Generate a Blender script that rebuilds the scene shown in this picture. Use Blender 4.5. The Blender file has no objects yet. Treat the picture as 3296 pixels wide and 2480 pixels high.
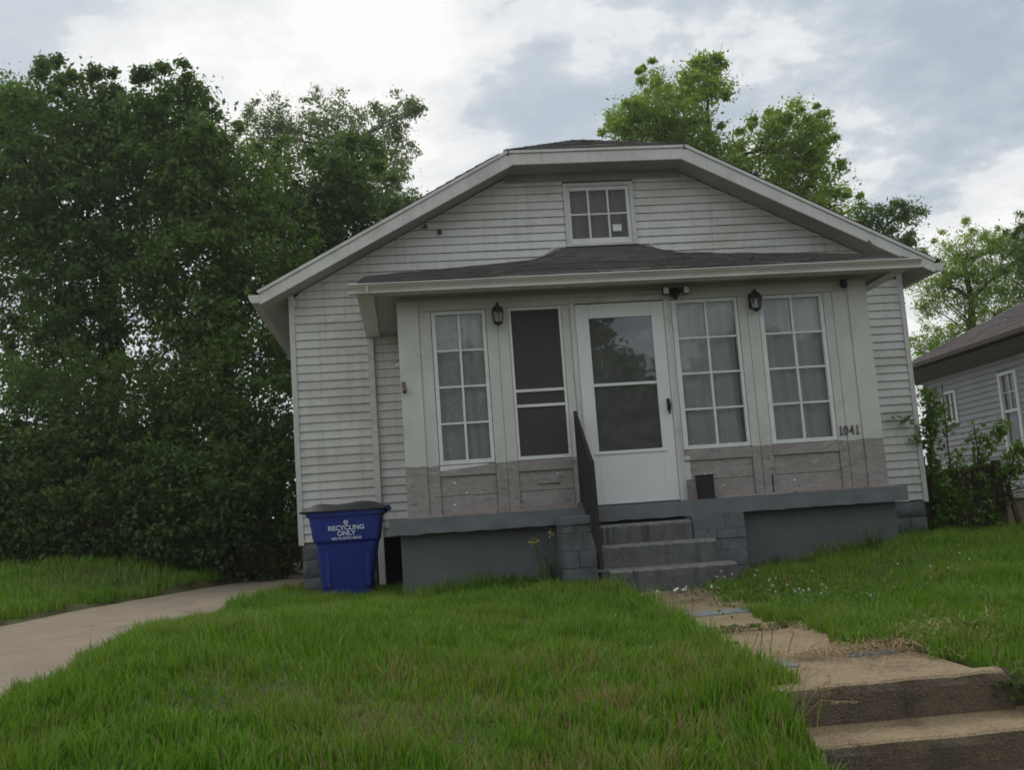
import bpy, math, random
import numpy as np
from mathutils import Vector, Matrix

R = math.radians
random.seed(7)
rng = np.random.default_rng(11)
sc = bpy.context.scene
COL = sc.collection

# ------------------------------------------------------------------ camera
def setup_camera():
    yaw, pit, rol = .102, .1336, -.0704
    F = Vector((math.sin(yaw)*math.cos(pit), math.cos(yaw)*math.cos(pit), math.sin(pit)))
    X = Vector((math.cos(yaw), -math.sin(yaw), 0)); U = X.cross(F)
    X2 = X*math.cos(rol)+U*math.sin(rol); U2 = -X*math.sin(rol)+U*math.cos(rol)
    cd = bpy.data.cameras.new('camera'); cd.lens = 37.87; cd.sensor_width = 36; cd.sensor_fit = 'HORIZONTAL'
    cd.clip_start = .05; cd.clip_end = 3000
    co = bpy.data.objects.new('camera', cd); COL.objects.link(co)
    m = Matrix((X2, U2, -F)).transposed().to_4x4(); m.translation = Vector((.2724, -10.5603, -.1684))
    co.matrix_world = m; sc.camera = co
setup_camera()

# ------------------------------------------------------------------ sky, sun, exposure
SUN_EL, SUN_AZ = R(52), R(-22)          # azimuth from +y (behind the house) towards +x
def setup_light():
    w = bpy.data.worlds.new('World'); sc.world = w; w.use_nodes = True
    nt = w.node_tree; nt.nodes.clear()
    N = nt.nodes.new; L = nt.links.new
    out = N('ShaderNodeOutputWorld')
    sky = N('ShaderNodeTexSky'); sky.sky_type = 'NISHITA'; sky.sun_disc = False
    sky.sun_elevation = SUN_EL; sky.sun_rotation = SUN_AZ; sky.air_density = 1.2; sky.dust_density = 2.5; sky.ozone_density = 1.5
    bsky = N('ShaderNodeBackground'); bsky.inputs[1].default_value = .1
    L(sky.outputs[0], bsky.inputs[0])
    tc = N('ShaderNodeTexCoord')
    sep = N('ShaderNodeSeparateXYZ'); L(tc.outputs['Generated'], sep.inputs[0])
    zz = N('ShaderNodeMath'); zz.operation = 'ADD'; zz.inputs[1].default_value = .22; L(sep.outputs[2], zz.inputs[0])
    zm = N('ShaderNodeMath'); zm.operation = 'MAXIMUM'; zm.inputs[1].default_value = .08; L(zz.outputs[0], zm.inputs[0])
    dv = []
    for i in (0, 1):
        q = N('ShaderNodeMath'); q.operation = 'DIVIDE'; L(sep.outputs[i], q.inputs[0]); L(zm.outputs[0], q.inputs[1]); dv.append(q)
    cmb = N('ShaderNodeCombineXYZ'); L(dv[0].outputs[0], cmb.inputs[0]); L(dv[1].outputs[0], cmb.inputs[1])
    def noise(scale, detail, rough, off, dist=0.):
        mp = N('ShaderNodeMapping'); mp.inputs['Location'].default_value = off; L(cmb.outputs[0], mp.inputs[0])
        n = N('ShaderNodeTexNoise'); n.inputs['Scale'].default_value = scale; n.inputs['Detail'].default_value = detail
        n.inputs['Roughness'].default_value = rough; n.inputs['Distortion'].default_value = dist
        L(mp.outputs[0], n.inputs['Vector']); return n
    big = noise(2.1, 5, .5, (3.1, 1.7, 0), .1)      # cloud masses
    fine = noise(5.5, 12, .60, (7.3, 2.2, 0), .15)    # billows
    # where the cloud banks stand: bright banks (+) and blue-grey gaps (-), as directions
    acc = None
    for d, ang, amt in (((-.10, .909, .404), 12, .50), ((.0, .94, .34), 9, .22), ((-.02, .90, .43), 7, .15), ((-.206, .92, .36), 9, .20), ((.456, .841, .285), 14, .45),
                        ((.33, .85, .41), 16, -.34), ((.50, .78, .40), 13, -.36), ((.14, .90, .41), 8, -.18), ((-.27, .85, .45), 11, -.42)):
        v = Vector(d).normalized()
        dt = N('ShaderNodeVectorMath'); dt.operation = 'DOT_PRODUCT'; dt.inputs[1].default_value = v; L(tc.outputs['Generated'], dt.inputs[0])
        mr = N('ShaderNodeMapRange'); mr.interpolation_type = 'SMOOTHSTEP'; mr.inputs[1].default_value = math.cos(R(ang)); mr.inputs[2].default_value = math.cos(R(ang*.12)); mr.inputs[3].default_value = 0; mr.inputs[4].default_value = amt
        L(dt.outputs['Value'], mr.inputs[0])
        if acc is None: acc = mr.outputs[0]
        else:
            ad = N('ShaderNodeMath'); L(acc, ad.inputs[0]); L(mr.outputs[0], ad.inputs[1]); acc = ad.outputs[0]
    def madd(a, k, c):
        q = N('ShaderNodeMath'); q.operation = 'MULTIPLY_ADD'; q.inputs[1].default_value = k; L(a, q.inputs[0])
        if isinstance(c, float): q.inputs[2].default_value = c
        else: L(c, q.inputs[2])
        return q.outputs[0]
    val = madd(fine.outputs[0], 1.7, madd(big.outputs[0], 1.5, madd(acc, .85, -1.075)))
    cov = N('ShaderNodeMapRange'); cov.inputs[1].default_value = .0; cov.inputs[2].default_value = .5; cov.inputs[3].default_value = .62; cov.inputs[4].default_value = 1.
    L(val, cov.inputs[0])
    rp = N('ShaderNodeValToRGB'); e = rp.color_ramp.elements
    e[0].position = .12; e[0].color = (.52, .585, .65, 1)
    e[1].position = .98; e[1].color = (1.05, 1.05, 1.04, 1)
    for p, c in ((.34, (.585, .65, .71, 1)), (.48, (.68, .735, .785, 1)), (.57, (.84, .865, .895, 1)), (.78, (.94, .95, .96, 1))):
        x = rp.color_ramp.elements.new(p); x.color = c
    L(val, rp.inputs[0])
    bc = N('ShaderNodeBackground'); bc.inputs[1].default_value = .95; L(rp.outputs[0], bc.inputs[0])
    ms = N('ShaderNodeMixShader'); L(cov.outputs[0], ms.inputs[0]); L(bsky.outputs[0], ms.inputs[1]); L(bc.outputs[0], ms.inputs[2])
    L(ms.outputs[0], out.inputs[0])
    ld = bpy.data.lights.new('sun', 'SUN'); ld.energy = 1.1; ld.angle = R(18); ld.color = (1., .96, .88)
    lo = bpy.data.objects.new('sun', ld); COL.objects.link(lo)
    d = Vector((math.sin(SUN_AZ)*math.cos(SUN_EL), math.cos(SUN_AZ)*math.cos(SUN_EL), math.sin(SUN_EL)))
    lo.rotation_euler = d.to_track_quat('Z', 'Y').to_euler(); lo.location = d*60
    vs = sc.view_settings; vs.view_transform = 'Standard'; vs.look = 'None'; vs.exposure = 0.; vs.gamma = 1.
    sc.cycles.filter_width = 1.7; sc.cycles.use_denoising = True; sc.cycles.max_bounces = 6; sc.cycles.volume_bounces = 0; sc.cycles.volume_step_rate = 4.; sc.cycles.transparent_max_bounces = 12
setup_light()

# ------------------------------------------------------------------ materials
MATS = {}
def new_mat(name):
    m = bpy.data.materials.new(name); m.use_nodes = True; MATS[name] = m
    nt = m.node_tree; return m, nt, nt.nodes['Principled BSDF']
def nn(nt, t, **kw):
    n = nt.nodes.new(t)
    for k, v in kw.items(): setattr(n, k, v)
    return n
def tex(nt, scale, detail=5, rough=.55, stretch=(1, 1, 1), coord='pos', off=(0, 0, 0)):
    if coord == 'pos': c = nn(nt, 'ShaderNodeNewGeometry').outputs['Position']
    else: c = nn(nt, 'ShaderNodeTexCoord').outputs['Object']
    mp = nn(nt, 'ShaderNodeMapping'); mp.inputs['Scale'].default_value = stretch; mp.inputs['Location'].default_value = off
    nt.links.new(c, mp.inputs[0])
    n = nn(nt, 'ShaderNodeTexNoise'); n.inputs['Scale'].default_value = scale; n.inputs['Detail'].default_value = detail; n.inputs['Roughness'].default_value = rough
    nt.links.new(mp.outputs[0], n.inputs['Vector']); return n.outputs[0]
def remap(nt, sock, a, b, lo=0., hi=1.):
    m = nn(nt, 'ShaderNodeMapRange'); m.inputs[1].default_value = a; m.inputs[2].default_value = b; m.inputs[3].default_value = lo; m.inputs[4].default_value = hi
    nt.links.new(sock, m.inputs[0]); return m.outputs[0]
def mixc(nt, fac, a, b, blend='MIX'):
    m = nn(nt, 'ShaderNodeMix', data_type='RGBA', blend_type=blend)
    for s, v in ((m.inputs[0], fac), (m.inputs[6], a), (m.inputs[7], b)):
        if isinstance(v, (tuple, list)): s.default_value = (*v, 1) if len(v) == 3 else v
        elif isinstance(v, (int, float)): s.default_value = v
        else: nt.links.new(v, s)
    return m.outputs[2]
def mathn(nt, op, a, b=None):
    m = nn(nt, 'ShaderNodeMath', operation=op)
    for s, v in ((m.inputs[0], a), (m.inputs[1], b)):
        if v is None: continue
        if isinstance(v, (int, float)): s.default_value = v
        else: nt.links.new(v, s)
    return m.outputs[0]
def bump(nt, p, h, strength=.3, dist=.01):
    b = nn(nt, 'ShaderNodeBump'); b.inputs['Strength'].default_value = strength; b.inputs['Distance'].default_value = dist
    nt.links.new(h, b.inputs['Height']); nt.links.new(b.outputs[0], p.inputs['Normal'])
def simple(name, col, rough=.6, var=.15, scale=8., metal=0., stretch=(1, 1, 1), bmp=0., bscale=60., dirt=None, dirt_amt=.5, dscale=2.5, crack=0.):
    m, nt, p = new_mat(name)
    dark = tuple(c*(1-var) for c in col); lite = tuple(min(1, c*(1+var)) for c in col)
    c = mixc(nt, remap(nt, tex(nt, scale, stretch=stretch), .3, .7), dark, lite)
    if dirt:
        f = remap(nt, tex(nt, dscale, 7, .65, stretch, off=(5, 2, 9)), .5, .75, 0, dirt_amt)
        c = mixc(nt, f, c, dirt)
    if crack:
        g = nn(nt, 'ShaderNodeNewGeometry').outputs['Position']
        wn = nn(nt, 'ShaderNodeTexNoise'); wn.inputs['Scale'].default_value = 9; wn.inputs['Detail'].default_value = 5; nt.links.new(g, wn.inputs['Vector'])
        vm = nn(nt, 'ShaderNodeVectorMath', operation='MULTIPLY_ADD'); vm.inputs[1].default_value = (.12, .12, .12); nt.links.new(wn.outputs['Color'], vm.inputs[0]); nt.links.new(g, vm.inputs[2])
        vo = nn(nt, 'ShaderNodeTexVoronoi', feature='DISTANCE_TO_EDGE'); vo.inputs['Scale'].default_value = crack; nt.links.new(vm.outputs[0], vo.inputs['Vector'])
        ck = mathn(nt, 'MULTIPLY', remap(nt, vo.outputs[0], .018, .007), remap(nt, tex(nt, 2.6, 4, .6, off=(2, 8, 5)), .47, .56))
        c = mixc(nt, mathn(nt, 'MULTIPLY', ck, .6), c, (.03, .029, .027))
    nt.links.new(c, p.inputs['Base Color']); p.inputs['Roughness'].default_value = rough; p.inputs['Metallic'].default_value = metal
    p.inputs['Specular IOR Level'].default_value = .35
    if bmp: bump(nt, p, tex(nt, bscale, 6, .6, stretch), bmp)
    return m

simple('siding', (.635, .64, .60), .5, .06, 3, dirt=(.36, .35, .29), dirt_amt=.6, dscale=1.6, stretch=(.6, 1, 1.6))
simple('siding_shade', (.50, .50, .47), .6, .06, 4)
simple('lap_shadow', (.07, .065, .058), .9, .2, 8)  # near-black backing, paints the shadow lines between the siding laps
simple('trim', (.61, .61, .575), .5, .05, 4, dirt=(.36, .35, .31), dirt_amt=.6, dscale=2.2)
simple('gutter_metal', (.60, .60, .56), .4, .05, 4, dirt=(.33, .31, .27), dirt_amt=.6, stretch=(.4, 1, 3), dscale=3)
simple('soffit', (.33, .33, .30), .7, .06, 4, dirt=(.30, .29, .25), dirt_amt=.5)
simple('door_paint', (.70, .715, .705), .4, .03, 3)
simple('sash_paint', (.70, .71, .70), .5, .05, 10, dirt=(.40, .38, .33), dirt_amt=.4, dscale=7)
simple('black_metal', (.018, .017, .016), .5, .3, 30)
simple('rail_iron', (.022, .02, .019), .65, .3, 40, dirt=(.06, .035, .02), dirt_amt=.5, dscale=9)
simple('lamp_white', (.75, .76, .72), .4, .03)
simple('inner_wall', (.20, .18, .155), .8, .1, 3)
simple('curtain', (.80, .81, .79), .9, .07, 6, stretch=(3, 1, .5))
simple('lace', (.74, .755, .73), .9, .12, 14)
simple('number_metal', (.10, .085, .075), .5, .2, 50)
simple('bracket_rust', (.16, .11, .08), .6, .3, 40)
simple('chip', (.78, .78, .76), .6, .04)
simple('paper', (.78, .77, .74), .8, .06, 20)
simple('sticker_print', (.62, .68, .80), .5, .1, 40)
simple('slab_paint', (.138, .152, .162), .75, .13, 5, bmp=.25, bscale=40, dirt=(.11, .115, .12), dirt_amt=.6, dscale=3, stretch=(1, 1, 1.6))
simple('parging', (.118, .128, .132), .85, .12, 3, bmp=.3, bscale=25, dirt=(.09, .10, .09), dirt_amt=.6, dscale=1.6)
simple('block_paint', (.130, .141, .148), .85, .16, 9, bmp=.5, bscale=22, dirt=(.08, .08, .08), dirt_amt=.6, dscale=5, crack=4.0)
simple('mortar', (.095, .102, .107), .9, .2, 20)
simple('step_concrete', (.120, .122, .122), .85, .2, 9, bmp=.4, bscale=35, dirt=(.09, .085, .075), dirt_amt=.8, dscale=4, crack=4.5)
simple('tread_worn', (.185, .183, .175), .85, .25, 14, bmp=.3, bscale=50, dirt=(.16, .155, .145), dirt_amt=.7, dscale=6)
simple('bin_blue', (.012, .028, .225), .5, .15, 6, bmp=.08, bscale=220, dirt=(.06, .07, .16), dirt_amt=.45, dscale=5)
simple('bin_lid', (.028, .028, .030), .5, .2, 8, dirt=(.10, .10, .10), dirt_amt=.5)
simple('bin_print', (.62, .68, .78), .6, .06, 30)
simple('rubber', (.02, .02, .02), .8, .2)
simple('bark', (.055, .045, .035), .9, .35, 9, bmp=.6, bscale=18, stretch=(1, 1, .3))
simple('bark_pale', (.15, .135, .115), .9, .3, 9, bmp=.5, bscale=18, stretch=(1, 1, .3))
simple('neighbor_siding', (.37, .37, .38), .6, .05, 3, dirt=(.25, .25, .25), dirt_amt=.5)
simple('neighbor_fascia', (.065, .05, .043), .6, .2, 6)
simple('neighbor_soffit', (.21, .18, .165), .7, .1, 5)
simple('neighbor_base', (.16, .11, .085), .9, .25, 9, bmp=.5, bscale=30, stretch=(1, .4, 3))
simple('gate_wood', (.085, .055, .038), .85, .35, 14, stretch=(1, 1, .25), bmp=.4, bscale=30)
simple('wire', (.07, .06, .055), .6, .3, 40)
simple('slate', (.19, .20, .215), .7, .15, 12, dirt=(.26, .21, .14), dirt_amt=.7, dscale=9)
simple('cable', (.02, .02, .02), .6, .1)
simple('clover_white', (.40, .39, .30), .8, .15, 90)
simple('straw', (.36, .26, .14), .9, .35, 30)
simple('seed_yellow', (.42, .40, .12), .8, .3, 50)

def streaks(name, amt=.35):
    m = MATS[name]; nt = m.node_tree; p = nt.nodes['Principled BSDF']; src = p.inputs['Base Color'].links[0].from_socket
    f = remap(nt, tex(nt, 2.6, 6, .68, (5, 5, .30), off=(3, 1, 6)), .50, .74, 0, amt)
    nt.links.new(mixc(nt, f, src, (.30, .29, .24)), p.inputs['Base Color'])
streaks('siding', .45); streaks('trim', .3); streaks('slab_paint', .12)
def mat_shingle(name, col):
    m, nt, p = new_mat(name)
    rnd = nn(nt, 'ShaderNodeNewGeometry').outputs['Random Per Island']
    c = mixc(nt, rnd, tuple(x*.65 for x in col), tuple(x*1.45 for x in col))
    c = mixc(nt, remap(nt, tex(nt, 220, 3), .35, .7), c, mixc(nt, .5, c, (.16, .15, .14)))
    c = mixc(nt, remap(nt, tex(nt, 2.2, 6, .65, off=(3, 3, 1)), .55, .75, 0, .55), c, (.035, .045, .022))
    nt.links.new(c, p.inputs['Base Color']); p.inputs['Roughness'].default_value = .9
    bump(nt, p, tex(nt, 180, 3), .4, .004)
mat_shingle('shingle_dark', (.062, .055, .052))
mat_shingle('shingle_brown', (.062, .049, .045))

def mat_porch_paint():
    """white paint above the rail line, weathered mauve-grey below; hairline cracks and flaked spots"""
    m, nt, p = new_mat('porch_paint')
    pos = nn(nt, 'ShaderNodeNewGeometry').outputs['Position']
    sp = nn(nt, 'ShaderNodeSeparateXYZ'); nt.links.new(pos, sp.inputs[0])
    wob = remap(nt, tex(nt, 9, 3, .6, (1, 1, .3)), .3, .7, -.012, .012)
    z = mathn(nt, 'ADD', sp.outputs[2], wob)
    two = remap(nt, z, .497, .503)
    # white coat
    wv = remap(nt, tex(nt, 5, 6, .6, (1, 1, .45)), .35, .7)
    white = mixc(nt, wv, (.545, .55, .505), (.62, .625, .58))
    yz = remap(nt, tex(nt, 26, 6, .7, (1, 1, 2.5), off=(1, 0, 4)), .66, .69)
    white = mixc(nt, mathn(nt, 'MULTIPLY', yz, .45), white, (.34, .31, .28))
    ck = nn(nt, 'ShaderNodeTexWave', wave_type='BANDS', bands_direction='Z'); ck.inputs['Scale'].default_value = 9; ck.inputs['Distortion'].default_value = 14; ck.inputs['Detail'].default_value = 4; ck.inputs['Detail Scale'].default_value = 3
    nt.links.new(pos, ck.inputs[0])
    crk = mathn(nt, 'MULTIPLY', remap(nt, ck.outputs[1], .965, .99), remap(nt, tex(nt, 2.2, 4, .6, off=(8, 1, 2)), .52, .62))
    white = mixc(nt, mathn(nt, 'MULTIPLY', crk, .7), white, (.20, .19, .17))
    # mauve coat, streaked along the boards, flaked to pale primer and to bare grey wood
    s1 = remap(nt, tex(nt, 4, 8, .66, (1, 1, 3.), off=(2, 5, 1)), .32, .68)
    mv = mixc(nt, s1, (.250, .222, .210), (.355, .325, .308))
    fl = remap(nt, tex(nt, 9, 10, .74, (1, 1, 2.4), off=(4, 1, 7)), .555, .575)
    mv = mixc(nt, mathn(nt, 'MULTIPLY', fl, .7), mv, (.43, .385, .345))
    fl2 = remap(nt, tex(nt, 7, 10, .76, (1, 1, 2.6), off=(9, 3, 2)), .56, .62)
    mv = mixc(nt, mathn(nt, 'MULTIPLY', fl2, .8), mv, (.15, .128, .115))
    fl3 = remap(nt, tex(nt, 34, 7, .72, (1, 1, 1.8), off=(1, 6, 2)), .645, .66)
    mv = mixc(nt, mathn(nt, 'MULTIPLY', fl3, .8), mv, (.48, .45, .42))
    low = mathn(nt, 'MULTIPLY', remap(nt, sp.outputs[2], .05, .0), remap(nt, tex(nt, 16, 6, .7, off=(3, 3, 3)), .42, .58))
    mv = mixc(nt, mathn(nt, 'MULTIPLY', low, .7), mv, (.38, .30, .24))
    c = mixc(nt, two, mv, white)
    nt.links.new(c, p.inputs['Base Color']); p.inputs['Roughness'].default_value = .65; p.inputs['Specular IOR Level'].default_value = .3
    h = mathn(nt, 'ADD', mathn(nt, 'MULTIPLY', mathn(nt, 'MULTIPLY', fl, mathn(nt, 'SUBTRACT', 1., two)), -1.), mathn(nt, 'MULTIPLY', crk, -1.5))
    h = mathn(nt, 'ADD', h, mathn(nt, 'MULTIPLY', tex(nt, 60, 5, .6, (1, 1, .4)), .35))
    bump(nt, p, h, .5, .004)
mat_porch_paint()

def mat_glass(name, tint=(.9, .93, .93), rough=.015, f0=1.5, haze=0.):
    m, nt, p = new_mat(name); nt.nodes.remove(p)
    out = nt.nodes['Material Output']
    tr = nn(nt, 'ShaderNodeBsdfTransparent'); tr.inputs[0].default_value = (*tint, 1)
    gl = nn(nt, 'ShaderNodeBsdfGlossy'); gl.inputs['Roughness'].default_value = rough; gl.inputs[0].default_value = (.95, .97, 1, 1)
    fr = nn(nt, 'ShaderNodeFresnel'); fr.inputs[0].default_value = f0
    b = nn(nt, 'ShaderNodeBump'); b.inputs['Strength'].default_value = .04; b.inputs['Distance'].default_value = .02
    nt.links.new(tex(nt, 2.2, 2), b.inputs['Height']); nt.links.new(b.outputs[0], gl.inputs['Normal'])
    mx = nn(nt, 'ShaderNodeMixShader'); nt.links.new(fr.outputs[0], mx.inputs[0]); nt.links.new(tr.outputs[0], mx.inputs[1]); nt.links.new(gl.outputs[0], mx.inputs[2])
    last = mx
    if haze:
        df = nn(nt, 'ShaderNodeBsdfDiffuse'); df.inputs[0].default_value = (.42, .43, .42, 1)
        m2 = nn(nt, 'ShaderNodeMixShader')
        f = remap(nt, tex(nt, 5, 5, .6), .3, .75, haze*.4, haze)
        nt.links.new(f, m2.inputs[0]); nt.links.new(mx.outputs[0], m2.inputs[1]); nt.links.new(df.outputs[0], m2.inputs[2]); last = m2
    nt.links.new(last.outputs[0], out.inputs[0])
mat_glass('glass_storm', f0=2.15, haze=.20)
mat_glass('glass_old', f0=1.75, rough=.03, haze=.22)
mat_glass('glass_lamp', f0=1.4, haze=.35)
mat_glass('glass_gable', f0=1.45, haze=.10, rough=.05)

def mat_screen():
    m, nt, p = new_mat('insect_screen'); out = nt.nodes['Material Output']
    p.inputs['Base Color'].default_value = (.085, .083, .074, 1); p.inputs['Roughness'].default_value = .7
    tr = nn(nt, 'ShaderNodeBsdfTransparent'); mx = nn(nt, 'ShaderNodeMixShader'); mx.inputs[0].default_value = .62
    nt.links.new(tr.outputs[0], mx.inputs[1]); nt.links.new(p.outputs[0], mx.inputs[2]); nt.links.new(mx.outputs[0], out.inputs[0])
mat_screen()

def mat_leaf(name, a, b, trans=.35, c3=None):
    m, nt, p = new_mat(name); out = nt.nodes['Material Output']
    rnd = nn(nt, 'ShaderNodeNewGeometry').outputs['Random Per Island']
    c = mixc(nt, rnd, a, b)
    if c3: c = mixc(nt, remap(nt, tex(nt, .7, 4), .45, .68), c, c3)
    p.inputs['Roughness'].default_value = .5; p.inputs['Specular IOR Level'].default_value = .25; nt.links.new(c, p.inputs['Base Color'])
    tl = nn(nt, 'ShaderNodeBsdfTranslucent')
    nt.links.new(mixc(nt, 1., c, (1.35, 1.45, .75), 'MULTIPLY'), tl.inputs[0])
    mx = nn(nt, 'ShaderNodeMixShader'); mx.inputs[0].default_value = trans
    nt.links.new(p.outputs[0], mx.inputs[1]); nt.links.new(tl.outputs[0], mx.inputs[2]); nt.links.new(mx.outputs[0], out.inputs[0])
mat_leaf('leaf_deep', (.055, .112, .030), (.135, .220, .060), .46, (.100, .150, .052))
mat_leaf('leaf_mid', (.068, .128, .030), (.150, .225, .058), .46)
mat_leaf('leaf_bright', (.160, .245, .036), (.300, .400, .075), .55)
mat_leaf('leaf_pale', (.150, .190, .105), (.240, .280, .160), .48)
mat_leaf('leaf_shrub', (.050, .095, .024), (.125, .175, .045), .42, (.105, .118, .040))
mat_leaf('leaf_vine', (.075, .145, .028), (.165, .250, .050), .45)

def mat_grass():
    m, nt, p = new_mat('grass_blade'); out = nt.nodes['Material Output']
    rnd = nn(nt, 'ShaderNodeNewGeometry').outputs['Random Per Island']
    c = mixc(nt, rnd, (.074, .166, .010), (.178, .318, .024))
    patch = remap(nt, tex(nt, 1.1, 5, .6, off=(2.3, .4, 0)), .46, .64)
    c = mixc(nt, mathn(nt, 'MULTIPLY', patch, .6), c, (.180, .250, .032))
    ds = nn(nt, 'ShaderNodeVectorMath', operation='DISTANCE'); ds.inputs[1].default_value = (1.15, -5.75, -1.); nt.links.new(nn(nt, 'ShaderNodeNewGeometry').outputs['Position'], ds.inputs[0])
    worn = mathn(nt, 'MULTIPLY', remap(nt, ds.outputs['Value'], 1.7, .4), remap(nt, tex(nt, 2.4, 5, .62, off=(1, 8, 0)), .40, .60, 0, .55))
    dry = mathn(nt, 'LESS_THAN', rnd, mathn(nt, 'ADD', worn, remap(nt, tex(nt, 1.3, 5, .62, off=(7, 3, 0)), .54, .74, .02, .34)))
    c = mixc(nt, dry, c, (.29, .22, .10))
    p.inputs['Roughness'].default_value = .45; p.inputs['Specular IOR Level'].default_value = .3; nt.links.new(c, p.inputs['Base Color'])
    tl = nn(nt, 'ShaderNodeBsdfTranslucent'); nt.links.new(mixc(nt, 1., c, (1.2, 1.3, .7), 'MULTIPLY'), tl.inputs[0])
    mx = nn(nt, 'ShaderNodeMixShader'); mx.inputs[0].default_value = .3
    nt.links.new(p.outputs[0], mx.inputs[1]); nt.links.new(tl.outputs[0], mx.inputs[2]); nt.links.new(mx.outputs[0], out.inputs[0])
mat_grass()

def mat_ground():
    m, nt, p = new_mat('soil_turf')
    c = mixc(nt, remap(nt, tex(nt, 3, 7, .65), .35, .68), (.060, .072, .016), (.120, .086, .036))
    c = mixc(nt, remap(nt, tex(nt, 40, 5, .7), .35, .7, 0, .7), c, (.050, .075, .016))
    nt.links.new(c, p.inputs['Base Color']); p.inputs['Roughness'].default_value = .95
    bump(nt, p, tex(nt, 45, 5), .8, .02)
mat_ground()

def mat_aggregate(name, col, dark, spot):
    """worn exposed-aggregate concrete"""
    m, nt, p = new_mat(name)
    c = mixc(nt, remap(nt, tex(nt, 4, 7, .65), .32, .70), dark, col)
    v = nn(nt, 'ShaderNodeTexVoronoi'); v.inputs['Scale'].default_value = 95
    nt.links.new(nn(nt, 'ShaderNodeNewGeometry').outputs['Position'], v.inputs['Vector'])
    sv = nn(nt, 'ShaderNodeSeparateXYZ'); nt.links.new(v.outputs['Color'], sv.inputs[0])
    c = mixc(nt, remap(nt, sv.outputs[0], .2, 1., 0, .55), c, spot)
    c = mixc(nt, remap(nt, tex(nt, 150, 3, .6), .55, .72, 0, .6), c, dark)
    c = mixc(nt, remap(nt, tex(nt, 2.2, 6, .7, off=(4, 4, 1)), .56, .70, 0, .75), c, tuple(x*.55 for x in dark))
    vo = nn(nt, 'ShaderNodeTexVoronoi', feature='DISTANCE_TO_EDGE'); vo.inputs['Scale'].default_value = .8
    wn = nn(nt, 'ShaderNodeTexNoise'); wn.inputs['Scale'].default_value = 4; wn.inputs['Detail'].default_value = 6; vm = nn(nt, 'ShaderNodeVectorMath', operation='MULTIPLY_ADD'); vm.inputs[1].default_value = (.3, .3, .0)
    g = nn(nt, 'ShaderNodeNewGeometry').outputs['Position']; nt.links.new(g, wn.inputs['Vector']); nt.links.new(wn.outputs['Color'], vm.inputs[0]); nt.links.new(g, vm.inputs[2]); nt.links.new(vm.outputs[0], vo.inputs['Vector'])
    c = mixc(nt, mathn(nt, 'MULTIPLY', remap(nt, vo.outputs[0], .010, .004, 0, .6 if name == 'drive_concrete' else 0.), remap(nt, tex(nt, .8, 4, .6, off=(6, 1, 3)), .50, .58)), c, tuple(x*.35 for x in dark))
    nt.links.new(c, p.inputs['Base Color']); p.inputs['Roughness'].default_value = .9
    bump(nt, p, mathn(nt, 'ADD', v.outputs['Distance'], tex(nt, 30, 5)), .7, .008)
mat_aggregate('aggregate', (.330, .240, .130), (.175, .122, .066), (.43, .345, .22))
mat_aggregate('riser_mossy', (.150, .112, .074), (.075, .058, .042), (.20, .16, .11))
mat_aggregate('drive_concrete', (.31, .245, .172), (.215, .165, .112), (.34, .29, .22))
mat_aggregate('street', (.12, .12, .12), (.08, .08, .08), (.16, .16, .16))

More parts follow.
